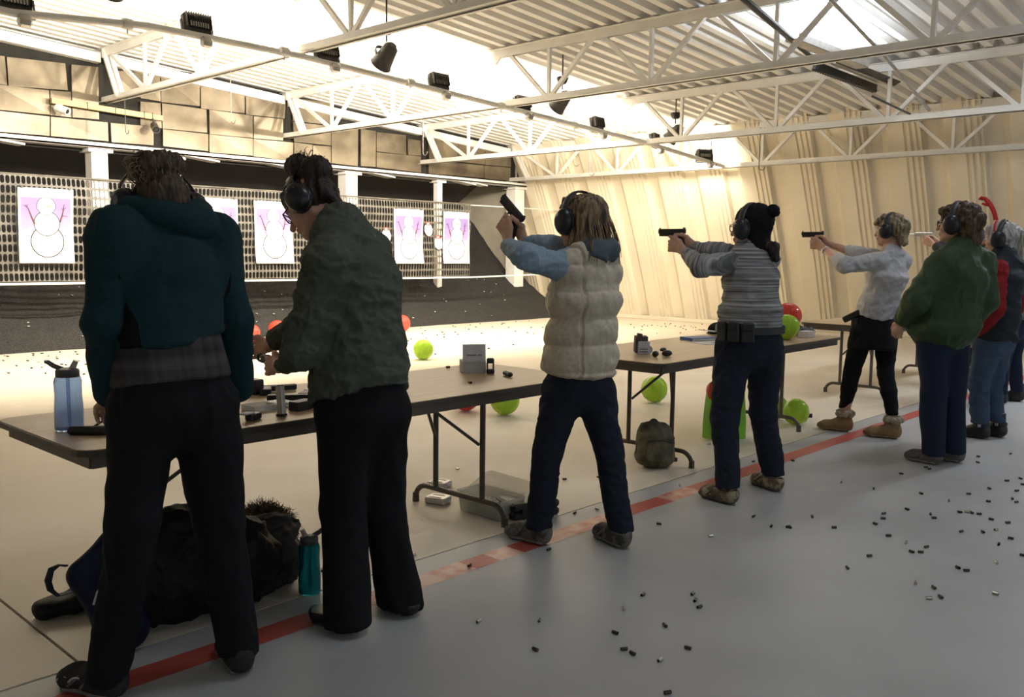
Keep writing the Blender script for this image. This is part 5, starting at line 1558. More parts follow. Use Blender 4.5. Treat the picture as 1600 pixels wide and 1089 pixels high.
f = Field(0.009); f.ell(T(0, -0.045, 0.035), (0.105, 0.130, 0.108), hR, 0.03); f.seg(T(0, -0.09, 0.0), T(0, -0.10, -0.125), (0.105, 0.075), (0.09, 0.05), XR, 0.04); f.ell(T(0, 0.06, 0.085), (0.07, 0.045, 0.03), hR, 0.02)
hair_mesh('hair', f, M_hair6, p6, 0.013, (40, 40, 30), 5)
muffs(p6, c, hR, lift=0.030, wide=0.026, cup=(0.054, 0.066))
head_extras(p6, c, hR, True, M_glassframe)

# ---------------- 7: red sleeves, dark vest, white hair and antler band
J = {k: AX(*v) for k, v in dict(H=(1561,373,7.77), N=(1568,404,7.77), C=(1567,432,7.77), P=(1555,522,7.77), SL=(1560,422,7.61), SR=(1590,418,7.93), ER=(1585,480,7.95),
     HL=(1542,540,7.69), HR=(1562,540,7.85), KL=(1530,605,7.69), KR=(1549,605,7.85)).items()}
J['R'] = XR; J['EL'] = AL(1556,482,J['SL'],0.30,True); J['WL'] = AL(1532,520,J['EL'],0.25,False); J['WR'] = J['ER']+V3(-0.02, 0.14, -0.2)
J['AL'] = V3(7.69, 2.10, 0.10); J['AR'] = V3(7.85, 2.02, 0.10); J['footL'] = nrm(V3(0.05, 1, 0)); J['footR'] = nrm(V3(0.1, 1, 0))
#bones('p7', J)
hR = frame((-0.12, 1, -0.04))
f = core_body(0.0085, J, hR)
relaxed_hand(f, J['WL'], (0.0, 0.45, -1), (0, 1, 0.3), 1.0, up=XR); relaxed_hand(f, J['WR'], (0, 0.3, -1), (0, 1, 0.3), 1.0, up=-XR)
p7 = finish_body(f, 'person', 'white-haired woman in red sleeves and a dark vest wearing a red antler band', (7.77, 2.06, 0))
M_redk = cloth('red_sweater', (0.26, 0.018, 0.020)); M_dvest = cloth('dark_vest', (0.028, 0.036, 0.042))
f = Field(0.011)
for s in 'LR': f.seg(J['N'], J['S'+s], 0.055, 0.062, None, 0.04); sleeve(f, J, s, 0.072, 0.068, 0.045, 0.98, 0.03)
f.seg(J['N'], J['C'], (0.09, 0.06), (0.15, 0.11), XR, 0.04)
fmesh('red_sweater', f, M_redk, p7, layers=[(0.007, (14, 14, 16))], seed=51)
f = Field(0.011); hemc = AX(1556,528,7.77)
f.seg(J['N']+V3(0, 0, 0.03), J['C'], (0.105, 0.085), (0.18, 0.14), XR, 0.05); f.seg(J['C'], hemc, (0.18, 0.14), (0.185, 0.165), XR, 0.05, flat=0.03)
for s, sg in (('L', -1), ('R', 1)): f.seg(J['N'], J['S'+s]+V3(-sg*0.05, 0, 0.01), 0.07, 0.075, None, 0.05)
fmesh('vest', f, M_dvest, p7, layers=[(0.012, (6, 6, 14))], seed=52)
M_jean3 = cloth('blue_jeans', (0.055, 0.085, 0.135), bump=0.2, bs=300)
f = std_pants(0.011, J, (0.165, 0.13), 0.105, 0.078, 0.066, 0.12, hemc, k=0.05)
fmesh('jeans', f, M_jean3, p7, layers=[(0.008, (10, 10, 14))], seed=7)
M_boot = mat('black_boot', (0.014, 0.013, 0.013), rough=0.4)
for s, hp in (('L', V3(7.69, 2.03, 0)), ('R', V3(7.85, 1.95, 0))):
    sb = shoe(p7, 'boot', hp, J['foot'+s], M_boot, M_boot, L=0.285, w=0.058, high=0.20, sole=0.035, h=0.010)
    e = hp+J['foot'+s]*0.055
    ring = [e+V3(0.060*math.cos(a), 0.062*math.sin(a), 0.11) for a in np.linspace(0, 2*math.pi, 14, endpoint=False)]
    MB().tube(ring, 0, 6, closed=True, flat=(0.010, 0.003, UPZ)).build('strap', M_boot, sb)
    MB().box(e+V3(-0.062, 0.0, 0.11), (0.006, 0.024, 0.022), I3, ch=0.002).build('buckle', M_steel, sb)
M_hair7 = hairm('hair_white', (0.50, 0.47, 0.44), (0.28, 0.255, 0.235))
c = J['H']; T = lambda x, y, z: c + hR@V3(x, y, z)
f = Field(0.009); f.ell(T(0, -0.025, 0.036), (0.090, 0.112, 0.096), hR, 0.02); f.ell(T(0, 0.065, 0.075), (0.06, 0.035, 0.03), hR, 0.02); f.seg(T(0, -0.07, 0), T(0, -0.085, -0.07), (0.08, 0.04), (0.06, 0.03), XR, 0.03)
hair_mesh('hair', f, M_hair7, p7, 0.009, (50, 50, 20), 8)
muffs(p7, c, hR, lift=0.025, wide=0.020, cup=(0.056, 0.068), back=0.03)
head_extras(p7, c, hR)
M_antler = mat('red_felt', (0.55, 0.035, 0.025), (0.40, 0.025, 0.02), rough=0.9, scale=60)
b0 = AX(1556,344,7.77); tip = AX(1537,308,7.77)
an = MB().tube([T(s_*0.100*math.cos(a), 0.02, 0.05+0.09*math.sin(a)) for s_, a in [(-1, q) for q in np.linspace(0, 1.57, 8)]] + [T(0.100*math.cos(a), 0.02, 0.05+0.09*math.sin(a)) for a in np.linspace(1.57, 0, 8)[1:]], 0, 6, flat=(0.008, 0.003, hR[:, 1])).build('antler_band', M_antler, p7)
for dx in (-0.03, 0.03):
    bb_ = b0+V3(dx, 0, 0); tp_ = tip+V3(dx, 0, 0)
    a_ = MB().tube(arc3(bb_, tp_, V3(0, -0.015, 0.01), 7), [0.010, 0.010, 0.011, 0.012, 0.013, 0.012, 0.008], 8)
    a_.tube([bb_*0.35+tp_*0.65, bb_*0.35+tp_*0.65+V3(0, 0.035, 0.012)], [0.012, 0.008], 8); a_.tube([tp_, tp_+V3(0, 0.025, -0.02)], [0.012, 0.009], 8)
    a_.build('antler', M_antler, an, smooth='auto')

# ---------------- 8: grey-haired onlooker at the right edge
base8 = V3(9.75, 2.46, 0)
J = dict(R=XR, H=AX(1574,372,9.75), N=AX(1581,402,9.75), C=AX(1584,430,9.75), P=AX(1585,500,9.75))
for s, sg in (('L', -1), ('R', 1)):
    J['S'+s] = J['N']+V3(sg*0.17, -0.02, -0.07); J['E'+s] = J['S'+s]+V3(sg*0.04, -0.03, -0.28); J['W'+s] = J['E'+s]+V3(-sg*0.02, 0.10, -0.22)
    J['H'+s] = J['P']+V3(sg*0.09, 0, -0.08)
J['AL'] = V3(9.68, 2.47, 0.10); J['AR'] = V3(10.0, 2.40, 0.10)
for s in 'LR': J['K'+s] = (J['H'+s]+J['A'+s])/2 + V3(0, 0.03, 0.02); J['foot'+s] = V3(0, 1, 0)
#bones('p8', J)
hR = frame((0, 1, 0))
f = core_body(0.010, J, hR)
for s, sg in (('L', 1), ('R', -1)): relaxed_hand(f, J['W'+s], (0, 0.3, -1), (0, 1, 0.3), 1.0, up=V3(sg, 0, 0))
p8 = finish_body(f, 'person', 'long grey-haired person in grey at the right edge behind the antler band', (9.78, 2.46, 0))
M_gtop = cloth('grey_top', (0.17, 0.155, 0.135))
f = Field(0.012); hemc = J['P']+V3(0, 0, 0.02)
f.seg(J['N']+V3(0, 0, 0.02), J['C'], (0.10, 0.07), (0.18, 0.13), XR, 0.05); f.seg(J['C'], hemc, (0.18, 0.13), (0.19, 0.155), XR, 0.05, flat=0.03)
for s in 'LR': f.seg(J['N'], J['S'+s], 0.06, 0.07, None, 0.05); sleeve(f, J, s, 0.070, 0.062, 0.045, 0.95, 0.04)
fmesh('jacket', f, M_gtop, p8, layers=[(0.010, (9, 9, 9))], seed=61)
f = std_pants(0.012, J, (0.17, 0.13), 0.10, 0.07, 0.06, 0.10, hemc+V3(0, 0, 0.02), k=0.05)
fmesh('jeans', f, M_jean2, p8, layers=[(0.007, (10, 10, 10))], seed=6)
for s in 'LR':
    a = J['A'+s]; shoe(p8, 'boot', V3(a[0], a[1]-0.06, 0), (0, 1, 0), M_boot, M_boot, L=0.28, w=0.05, high=0.19, sole=0.03, h=0.011)
M_hair8 = hairm('hair_grey', (0.25, 0.215, 0.17), (0.12, 0.10, 0.08))
c = J['H']; T = lambda x, y, z: c + hR@V3(x, y, z)
f = Field(0.010); f.ell(T(0, -0.03, 0.036), (0.092, 0.112, 0.098), hR, 0.02); f.seg(T(0, -0.08, 0.02), T(0, -0.12, -0.30), (0.09, 0.06), (0.10, 0.04), XR, 0.04)
hair_mesh('hair', f, M_hair8, p8, 0.009, (45, 45, 8), 4)
muffs(p8, c, hR, lift=0.02, wide=0.02)
head_extras(p8, c, hR)

# ---------------- 9: shooter with the silver pistol, mostly hidden behind the green coat
Bx = 10.7
g = AX(1452,369,Bx); gR = frame((0, 1, 0))
Yb = float(g[1]) - 0.62
J = dict(R=XR, H=V3(Bx, Yb+0.04, 1.60), N=V3(Bx, Yb, 1.44), C=V3(Bx, Yb, 1.26), P=V3(Bx, Yb, 0.92))
wl = g + gR@V3(-0.052, -0.085, -0.105); wr = g + gR@V3(0.030, -0.105, -0.070); J['WL'], J['WR'] = wl, wr
for s, sg in (('L', -1), ('R', 1)):
    J['S'+s] = V3(Bx+sg*0.16, Yb, 1.38); J['E'+s] = (J['S'+s]+J['W'+s])/2 + V3(sg*0.05, 0, -0.07)
    J['H'+s] = V3(Bx+sg*0.09, Yb, 0.86); J['K'+s] = V3(Bx+sg*0.11, Yb+0.02, 0.48); J['A'+s] = V3(Bx+sg*0.12, Yb-0.02, 0.10); J['foot'+s] = V3(0, 1, 0)
#bones('p9', J)
hR = frame((0, 1, 0))
f = core_body(0.010, J, hR); grip_hands(f, g, gR)
p9 = finish_body(f, 'person', 'shooter in a dark jacket hidden behind the green coat, arm holding out a silver pistol', (Bx, Yb, 0))
pistol('pistol', 'long silver pistol held out beyond the green coat', g, gR, silver=True, long=0.02)
M_djack = cloth('charcoal_jacket', (0.045, 0.040, 0.036))
f = Field(0.012); hemc = J['P']+V3(0, 0, 0.0)
f.seg(J['N'], J['C'], (0.10, 0.07), (0.18, 0.13), XR, 0.05); f.seg(J['C'], hemc, (0.18, 0.13), (0.19, 0.155), XR, 0.05, flat=0.03)
for s in 'LR': f.seg(J['N'], J['S'+s], 0.06, 0.07, None, 0.05); sleeve(f, J, s, 0.070, 0.064, 0.052, 0.9, 0.04)
fmesh('jacket', f, M_djack, p9, layers=[(0.010, (9, 9, 9))], seed=71)
f = std_pants(0.012, J, (0.17, 0.13), 0.10, 0.07, 0.062, 0.05, hemc+V3(0, 0, 0.02), k=0.05)
fmesh('trousers', f, M_blackcloth, p9, layers=[(0.007, (10, 10, 10))], seed=6)
for s in 'LR':
    a = J['A'+s]; shoe(p9, 'shoe', V3(a[0], a[1]-0.06, 0), (0, 1, 0), M_boot, M_boot, L=0.28, w=0.05, high=0.10, sole=0.03, h=0.011)
c = J['H']; T = lambda x, y, z: c + hR@V3(x, y, z)
f = Field(0.010); f.ell(T(0, -0.03, 0.036), (0.088, 0.110, 0.096), hR, 0.02); f.seg(T(0, -0.08, 0.02), T(0, -0.1, -0.08), (0.08, 0.05), (0.06, 0.03), XR, 0.04)
hair_mesh('hair', f, M_dkbrown, p9, 0.009, (45, 45, 14), 4)
muffs(p9, c, hR, lift=0.02, wide=0.02)
head_extras(p9, c, hR)

# ================================================================== BALLOONS
def balloon_mat(n, c): return mat(n, c, tuple(x*0.93 for x in c), rough=0.22, scale=2, trans=0.25, ior=1.2, coat=0.3)
M_bred = balloon_mat('balloon_red', (0.80, 0.085, 0.055)); M_bgrn = balloon_mat('balloon_lime', (0.46, 0.72, 0.055))
def balloon(c, r, m, label, knot=(0, -0.3, -1)):
    t = thing('balloon', label, 'balloon', V3(c[0], c[1], c[2]-r), 'scattered balloons')
    k = nrm(knot); Rk = frame(np.cross(k, (0.3, 1, 0.1)), -k)
    prof = [(0.004, -1.09), (0.10, -1.05), (0.28, -0.97), (0.55, -0.82), (0.80, -0.56), (0.96, -0.22), (1.0, 0.10), (0.95, 0.38), (0.80, 0.66), (0.55, 0.86), (0.28, 0.965), (0.01, 1.0)]
    MB().lathe(c, [(a*r, b*r) for a, b in prof], 28, Rk).build('skin', m, t, smooth=True)
    MB().lathe(c+k*r*1.08, [(0.004, 0.0), (0.010, -0.006), (0.016, -0.018), (0.012, -0.02)], 10, Rk).build('knot', m, t, smooth=True)
def bal_floor(px, py_bottom, r, m, label, **k):
    p = AZ(px, py_bottom)
    if p[1] > 12.8: p = p*(12.8/p[1])
    balloon(V3(p[0], p[1], r*1.0), r, m, label, **k)
bal_floor(393, 533, 0.135, M_bred, 'red balloon at the foot of the berm beside the teal-jacketed woman', knot=(0.3, 1, -0.2))
bal_floor(433, 525, 0.145, M_bred, 'red balloon at the berm above the olive woman\'s hands', knot=(0.3, 1, -0.2))
bal_floor(459, 521, 0.12, M_bgrn, 'lime balloon at the berm half hidden by the olive sleeve', knot=(0.3, 1, -0.2))
bal_floor(628, 518, 0.15, M_bred, 'red balloon at the berm right of the olive shirt', knot=(-0.3, 1, -0.2))
bal_floor(661, 562, 0.135, M_bgrn, 'lime balloon alone on the bright floor beyond the near table', knot=(0.3, 1, -0.3))
bal_floor(788, 648, 0.130, M_bgrn, 'lime balloon seen under the right end of the near table', knot=(0.2, 1, -0.3))
bal_floor(727, 642, 0.125, M_bred, 'red balloon seen under the near table', knot=(0.2, 1, -0.3))
bal_floor(1022, 629, 0.128, M_bgrn, 'lime balloon beyond the pompom-hat woman\'s table', knot=(-0.5, -0.8, -0.75))
bal_floor(1243, 664, 0.112, M_bgrn, 'lime balloon on the floor by the table foot near the tan boots', knot=(0.8, -0.3, -0.6))
bal_floor(1210, 655, 0.108, M_bgrn, 'lime balloon half hidden behind the pompom-hat woman\'s leg', knot=(0.3, 1, -0.2))
pB = AZ(1229, 511, TZ+0.105); balloon(pB, 0.105, M_bgrn, 'lime balloon on the table behind the pompom-hat woman\'s back', knot=(0, 0.2, -1))
balloon(AX(1231, 494, 7.40), 0.118, M_bred, 'red balloon on the table behind a lime balloon', knot=(0, 0.3, -1))

# ================================================================== THINGS ON THE TABLES
M_bluep = mat('blue_bottle_plastic', (0.56, 0.71, 0.98), rough=0.08, trans=0.85, ior=1.3, alpha=1.0)
M_tealp = mat('teal_bottle_plastic', (0.06, 0.42, 0.50), rough=0.08, trans=0.9, ior=1.3)
M_lid = mat('bottle_lid_grey', (0.085, 0.08, 0.075), rough=0.45)
M_spout = mat('bottle_spout', (0.55, 0.52, 0.42), rough=0.4)
def bottle(base, H, r, m, ml, label, ang):
    t = thing('water_bottle', label, 'bottle', base)
    prof = [(r*0.90, 0.0), (r*0.97, 0.008), (r, 0.03*H), (r, 0.30*H), (r*0.93, 0.52*H), (r*0.97, 0.70*H), (r*0.88, 0.765*H), (r*0.76, 0.785*H), (r*0.72, 0.785*H), (r*0.83, 0.76*H), (r*0.92, 0.69*H), (r*0.88, 0.52*H), (r*0.95, 0.30*H), (r*0.94, 0.025*H)]
    MB().lathe(base, prof, 24).build('body', m, t, smooth='auto')
    MB().lathe(base, [(r*0.80, 0.775*H), (r*0.82, 0.78*H), (r*0.82, 0.86*H), (r*0.74, 0.885*H), (r*0.45, 0.90*H)], 24).build('lid', ml, t, smooth='auto')
    R = rotz(ang)
    lp = [R@V3(-0.3*r, 0, 0.875*H)+base, R@V3(-0.95*r, 0, 0.93*H)+base, R@V3(-1.35*r, 0, 0.985*H)+base]
    b = MB()
    for s in (-1, 1): b.tube([p+R@V3(0, s*0.30*r*(1.1-0.25*i), 0) for i, p in enumerate(lp)], 0.0055, 8)
    b.tube([lp[2]+R@V3(0, -0.26*r, 0), lp[2]+R@V3(-0.008, 0, 0.002), lp[2]+R@V3(0, 0.26*r, 0)], 0.0055, 8)
    b.build('carry_loop', ml, t, smooth='auto')
    MB().tube([base+R@V3(0.35*r, 0, 0.89*H), base+R@V3(0.62*r, 0, 1.0*H)], [0.012, 0.0095], 10).build('spout', M_spout, t, smooth='auto')
    MB().tube([base+V3(0, 0, 0.03*H), base+V3(0, 0, 0.80*H)], 0.0062, 8).build('straw', m, t)
bottle(AZ(109, 672, TZ), 0.262, 0.051, M_bluep, M_lid, 'blue translucent water bottle at the left end of the near table', math.radians(-40))
M_brass = mat('brass', (0.62, 0.42, 0.13), rough=0.3, metal=0.9)
M_clear = mat('clear_plastic', (0.85, 0.84, 0.80), rough=0.2, trans=0.6, ior=1.2)
M_cream = mat('box_card', (0.50, 0.49, 0.47), (0.44, 0.43, 0.41), rough=0.7); M_wprint = mat('box_white', (0.62, 0.60, 0.60), rough=0.6)
M_cardb = mat('box_inside', (0.12, 0.095, 0.07), rough=0.8)
# holster pouch beside the bottle
t = thing('knife_sheath', 'black sheath lying beside the blue bottle', 'sheath', AZ(135, 678, TZ))
p = AZ(137, 679, TZ)+V3(0, 0, 0.016); R = rotz(-0.75)
f = Field(0.005); f.seg(p-R@V3(0.055, 0, 0), p+R@V3(0.06, 0, 0), (0.022, 0.016), (0.024, 0.018), R[:, 1], 0.01); fmesh('case', f, M_pouch, t)
MB().tube([p+R@V3(0.02, 0, 0.012), p+R@V3(0.05, 0.02, 0.032)], 0.004, 6).build('clip', M_pouch, t)
# ammunition tray with standing rounds
tr = thing('ammunition_tray', 'clear plastic tray of standing brass rounds on the near table', 'tray', AZ(413, 641, TZ))
p = AZ(411, 640, TZ); R = rotz(0.05)
b = MB().box(p+V3(0, 0, 0.004), (0.15, 0.095, 0.004), R)
for s in (-1, 1): b.box(p+R@V3(0, s*0.0475, 0.014), (0.15, 0.003, 0.026), R); b.box(p+R@V3(s*0.075, 0, 0.014), (0.003, 0.095, 0.026), R)
b.build('tray_body', M_clear, tr)
rd = MB().lathe((0, 0, 0), [(0.0056, 0.0), (0.0056, 0.002), (0.0048, 0.003), (0.0048, 0.021), (0.004, 0.023)], 8)
first = None
for i in range(8):
    for j in range(5):
        if i == 7 and j != 2: continue
        q = p+R@V3(-0.063+0.0172*i, -0.034+0.017*j, 0.012)
        if first is None:
            first = rd.build('round', M_brass, tr); first.location = q-root_loc(tr)
        else:
            o = first.copy(); COL.objects.link(o); o.parent = tr; o.location = q-root_loc(tr)
o = MB().box(AZ(437, 636, TZ)+V3(0, 0, 0.014), (0.085, 0.08, 0.028), R, ch=0.004).build('plastic_box', M_clear, loc=AZ(437, 636, TZ)); tag(o, 'empty frosted plastic box right of the rounds', 'box')
# standing magazine
mg = thing('magazine', 'steel pistol magazine standing upright on the near table', 'magazine', AZ(440, 651, TZ))
p = AZ(440, 650, TZ); Rm = rotx(-0.10)@rotz(0.3)
MB().box(p+V3(0, 0.004, 0.066), (0.022, 0.032, 0.118), Rm, ch=0.003).build('body', M_galv, mg)
MB().box(p+V3(0, 0, 0.005), (0.028, 0.042, 0.010), Rm, ch=0.003).build('base_pad', M_gun, mg)
MB().box(p+V3(0, 0.009, 0.124), (0.016, 0.026, 0.010), Rm, ch=0.003).build('follower', M_gun, mg)
mg2 = thing('magazine', 'black magazine lying at the near edge beside the teal-jacketed woman', 'magazine', AZ(397, 658, TZ))
p = AZ(396, 656, TZ)+V3(0, 0, 0.014); MB().box(p, (0.075, 0.035, 0.026), rotz(0.5), ch=0.004).build('body', M_gun, mg2); MB().box(p+V3(-0.03, 0.0, 0.016), (0.055, 0.045, 0.006), rotz(0.3), ch=0.002).build('white_cap', M_wprint, mg2)
# pistols lying on the table
pa = AZ(418, 613, TZ)+V3(0, 0, 0.017); pistol('pistol', 'black pistol lying behind the tray of rounds', pa, np.stack([V3(0, 0, 1), nrm(V3(0.93, -0.30, 0)), np.cross(V3(0, 0, 1), nrm(V3(0.93, -0.30, 0)))], 1), group='pistols lying on the near table')
pb = AZ(470, 625, TZ)+V3(0, 0, 0.017); dq = nrm(V3(-0.75, 0.55, 0)); pistol('pistol', 'black pistol lying against the olive shirt hem', pb, np.stack([V3(0, 0, 1), dq, np.cross(V3(0, 0, 1), dq)], 1), group='pistols lying on the near table')
bx = thing('ammunition_box', 'small white and black ammunition box under the olive shirt hem', 'box', AZ(472, 643, TZ))
p = AZ(471, 640, TZ)+V3(0, 0, 0.020); MB().box(p, (0.10, 0.055, 0.038), rotz(0.25), ch=0.002).build('carton', M_gun, bx); MB().box(p+V3(0.0, 0, 0.0195), (0.096, 0.051, 0.002), rotz(0.25)).build('white_lid', M_wprint, bx)
o = MB().box(AZ(397, 615, TZ)+V3(0, 0, 0.035), (0.06, 0.08, 0.07), rotz(0.2), ch=0.006).build('loading_block', M_gun, loc=AZ(397, 615, TZ)); tag(o, 'black block behind the tray, against the teal jacket', 'block')
# open carton, speed loader and folding tool at the right end of the near table
def carton(base, w, d, h, R, flap, label, text_z):
    t = thing('ammunition_carton', label, 'box', base)
    b = MB()
    for s in (-1, 1): b.box(base+R@V3(s*(w/2-0.002), 0, h/2), (0.003, d, h), R); b.box(base+R@V3(0, s*(d/2-0.002), h/2), (w, 0.003, h), R)
    b.box(base+V3(0, 0, 0.003), (w, d, 0.003), R); b.build('carton', M_cream, t)
    MB().box(base+V3(0, 0, h*0.94), (w*0.95, d*0.95, 0.006), R).build('inner_tray', M_wprint, t)
    Rf = R@rotx(-0.12)
    fl = MB().box(base+R@V3(0.0, -d/2+0.006, h+flap/2), (w*0.98, 0.003, flap), Rf).build('lid_flap', M_wprint, t)
    n = 11
    for i in range(n):
        if i == 7: continue
        MB().box(base+R@V3(-w*0.30+w*0.60*i/(n-1), -d/2+0.0035-0.0008, h+text_z), (w*0.042, 0.0008, 0.006+0.0015*(i % 2)), Rf).build('printed_mark', M_ink, fl)
    return t
carton(AZ(742, 581, TZ)+V3(0.0, 0.02, 0), 0.135, 0.13, 0.066, rotz(-0.62), 0.098, 'open grey ammunition carton with raised flap on the near table', 0.036)
sl = thing('speed_loader', 'black magazine loader standing beside the open grey carton', 'loader', AZ(766, 585, TZ))
p = AZ(766, 584, TZ); b = MB()
R = rotz(-0.75)
for s in (-1, 1): b.box(p+R@V3(s*0.017, 0, 0.042), (0.008, 0.03, 0.05), R, ch=0.003)
b.box(p+V3(0, 0, 0.014), (0.046, 0.036, 0.028), R, ch=0.006); b.box(p+V3(0, 0, 0.075), (0.042, 0.032, 0.030), R, ch=0.006)
b.build('body', M_gun, sl)
fk = thing('folding_tool', 'black folding tool lying right of the magazine loader', 'tool', AZ(795, 588, TZ))
p = AZ(793, 588, TZ)+V3(0, 0, 0.014); dq = nrm(AZ(806, 592, TZ)-AZ(781, 583, TZ))
f = Field(0.004); f.seg(p-dq*0.038, p+dq*0.038, (0.015, 0.013), (0.017, 0.013), np.cross(dq, UPZ), 0.005); fmesh('handle', f, M_pouch, fk)
MB().box(p+dq*0.02+V3(0, 0, 0.014), (0.055, 0.010, 0.006), frame(np.cross(UPZ, dq))).build('blade_spine', M_galv, fk)
# second table
carton2 = thing('ammunition_carton', 'upright open ammunition carton at the corner of the pompom-hat woman\'s table', 'box', AZ(1003, 556, TZ))
p = AZ(1005, 553, TZ); R = rotz(-0.72)
MB().box(p+V3(0, 0, 0.045), (0.078, 0.05, 0.088), R, ch=0.002).build('carton', M_wprint, carton2)
MB().box(p+V3(0.01, 0.03, 0.065), (0.085, 0.06, 0.115), R@rotx(0.1), ch=0.002).build('dark_insert', M_cardb, carton2)
MB().box(p+R@V3(-0.03, 0.0, 0.12), (0.03, 0.04, 0.045), R@roty(0.15)).build('flap', M_cardb, carton2)
for dz in (0.018, 0.036): MB().box(p+R@V3(-0.004, -0.0256, dz), (0.058, 0.0008, 0.005), R).build('printed_mark', M_ink, carton2)
rl = MB().lathe(p+V3(0.045, -0.01, 0.028), [(0.010, -0.014), (0.028, -0.014), (0.028, 0.014), (0.010, 0.014)], 18, R@rotx(math.pi/2)).build('tape_roll', M_cream, loc=p+V3(0.045, -0.01, 0)); tag(rl, 'small grey tape roll leaning on the upright carton', 'roll')
sg_ = thing('sunglasses', 'dark glasses folded on the corner of the pompom-hat woman\'s table', 'glasses', AZ(1032, 559, TZ))
p = AZ(1031, 557, TZ)
for q, R in ((AZ(1024, 558, TZ), rotz(0.3)), (AZ(1042, 557, TZ), rotz(-0.4))):
    MB().ball(q+V3(0, 0, 0.022), (0.040, 0.022, 0.022), 16, 8, R).build('lens', M_gunslide, sg_, smooth=True)
MB().ball(AZ(1036, 551, TZ)+V3(0, 0, 0.022), (0.036, 0.016, 0.014), 14, 8).build('temple', M_gun, sg_, smooth=True)
M_bookb = mat('blue_cover', (0.06, 0.14, 0.34), rough=0.5); M_paperw = mat('loose_paper', (0.72, 0.71, 0.70), rough=0.7); M_pinkp = mat('pink_paper', (0.72, 0.33, 0.28), rough=0.7)
q0 = AZ(1092, 531, TZ); R = rotz(-0.42)
bk = thing('booklet', 'blue booklet on the pompom-hat woman\'s table', 'book', q0)
MB().box(q0+V3(0, 0, 0.010), (0.24, 0.17, 0.018), R, ch=0.002).build('pages', M_paperw, bk); MB().box(q0+V3(0, 0, 0.021), (0.245, 0.175, 0.004), R).box(q0+R@V3(-0.123, 0, 0.010), (0.004, 0.175, 0.022), R).build('cover', M_bookb, bk)
q1 = AZ(1112, 536, TZ); o = MB().box(q1+V3(0, 0, 0.0015), (0.28, 0.20, 0.003), rotz(-0.3)).build('paper_sheet', M_paperw, loc=q1); tag(o, 'white paper under the blue booklet', 'paper')
MB().box(q1+rotz(-0.3)@V3(0.04, -0.03, 0.0036), (0.12, 0.035, 0.0008), rotz(-0.3)).build('printed_band', M_bookb, o)
q2 = AZ(1118, 526, TZ); o = MB().box(q2+V3(0, 0, 0.045), (0.25, 0.18, 0.006), rotz(-0.3)@roty(0.10)).build('magazine_paper', M_paperw, loc=q2); tag(o, 'white magazine propped behind the blue booklet', 'paper')
MB().box(q2+V3(-0.06, 0.05, 0.052), (0.16, 0.03, 0.003), rotz(-0.3)@roty(0.10)).build('pink_edge', M_pinkp, o)
cpt = thing('cap', 'black cap lying behind the papers', 'cap', AZ(1128, 521, TZ)); q3 = AZ(1130, 521, TZ)
f = Field(0.007); f.ell(q3+V3(0, 0.05, 0.03), (0.10, 0.09, 0.068)); f.cut(q3, (0, 0, -1)); fmesh('crown', f, M_knit, cpt)
f = Field(0.005); f.seg(q3+V3(-0.07, 0.03, 0.015), q3+V3(-0.17, 0.03, 0.010), (0.07, 0.006), (0.05, 0.006), V3(0, 1, 0), 0.01); fmesh('peak', f, M_knit, cpt)
q4 = V3(7.26, 3.38, TZ); o = MB().box(q4+V3(0, 0, 0.028), (0.13, 0.09, 0.055), rotz(-0.1), ch=0.003).build('white_box', M_wprint, loc=q4); tag(o, 'white box at the right end of the middle table', 'box')
q5 = V3(7.40, 3.50, TZ); gb = thing('soft_case', 'black soft case lying at the right end of the middle table', 'case', q5)
f = Field(0.007); f.seg(q5+V3(-0.12, 0.05, 0.04), q5+V3(0.14, -0.02, 0.035), (0.07, 0.04), (0.06, 0.032), V3(0, 1, 0), 0.02); fmesh('case_body', f, M_pouch, gb, layers=[(0.008, (20, 20, 20))])
MB().tube(arc3(q5+V3(0.03, 0.0, 0.07), q5+V3(-0.1, 0.03, 0.075), V3(0, 0, 0.015)), 0.006, 6).build('carry_handle', M_pouch, gb)

# ================================================================== THINGS ON THE FLOOR
bottle(AZ(484, 926), 0.275, 0.046, M_tealp, M_lid, 'teal water bottle on the floor beside the olive woman\'s shoe', math.radians(160))
# backpack
M_camo = mat('camo_fabric', (0.17, 0.135, 0.075), (0.065, 0.062, 0.036), rough=0.85, scale=14, detail=3, bump=0.3, bscale=250)
bp_ = thing('backpack', 'small camouflage backpack standing at the table foot', 'backpack', AZ(1022, 733))
q = AZ(1022, 730); Rb = rotz(-0.55)@rotx(-0.14)@roty(0.10)
B = lambda x, y, z: q + Rb@V3(x, y, z)
f = Field(0.008); f.seg(B(0, 0.02, 0.07), B(0, 0.03, 0.25), (0.135, 0.075), (0.122, 0.062), Rb[:, 0], 0.03); f.seg(B(0, -0.03, 0.06), B(0, -0.03, 0.20), (0.128, 0.055), (0.118, 0.05), Rb[:, 0], 0.03); f.cut((0, 0, 0.0), (0, 0, -1))
fmesh('main_bag', f, M_camo, bp_, layers=[(0.006, (16, 16, 12))])
f = Field(0.007); f.seg(B(0, -0.080, 0.06), B(0, -0.076, 0.16), (0.105, 0.028), (0.095, 0.022), Rb[:, 0], 0.02); f.cut((0, 0, 0.0), (0, 0, -1)); fmesh('front_pocket', f, M_camo, bp_, layers=[(0.004, (20, 20, 20))])
MB().tube([B(-0.10, -0.084, 0.17), B(0, -0.098, 0.185), B(0.10, -0.084, 0.17)], 0.0035, 6).build('zip', M_gun, bp_)
MB().tube(arc3(B(0.03, 0.05, 0.30), B(-0.03, 0.05, 0.30), V3(0, 0, 0.02)), 0.008, 6).build('grab_handle', M_camo, bp_)
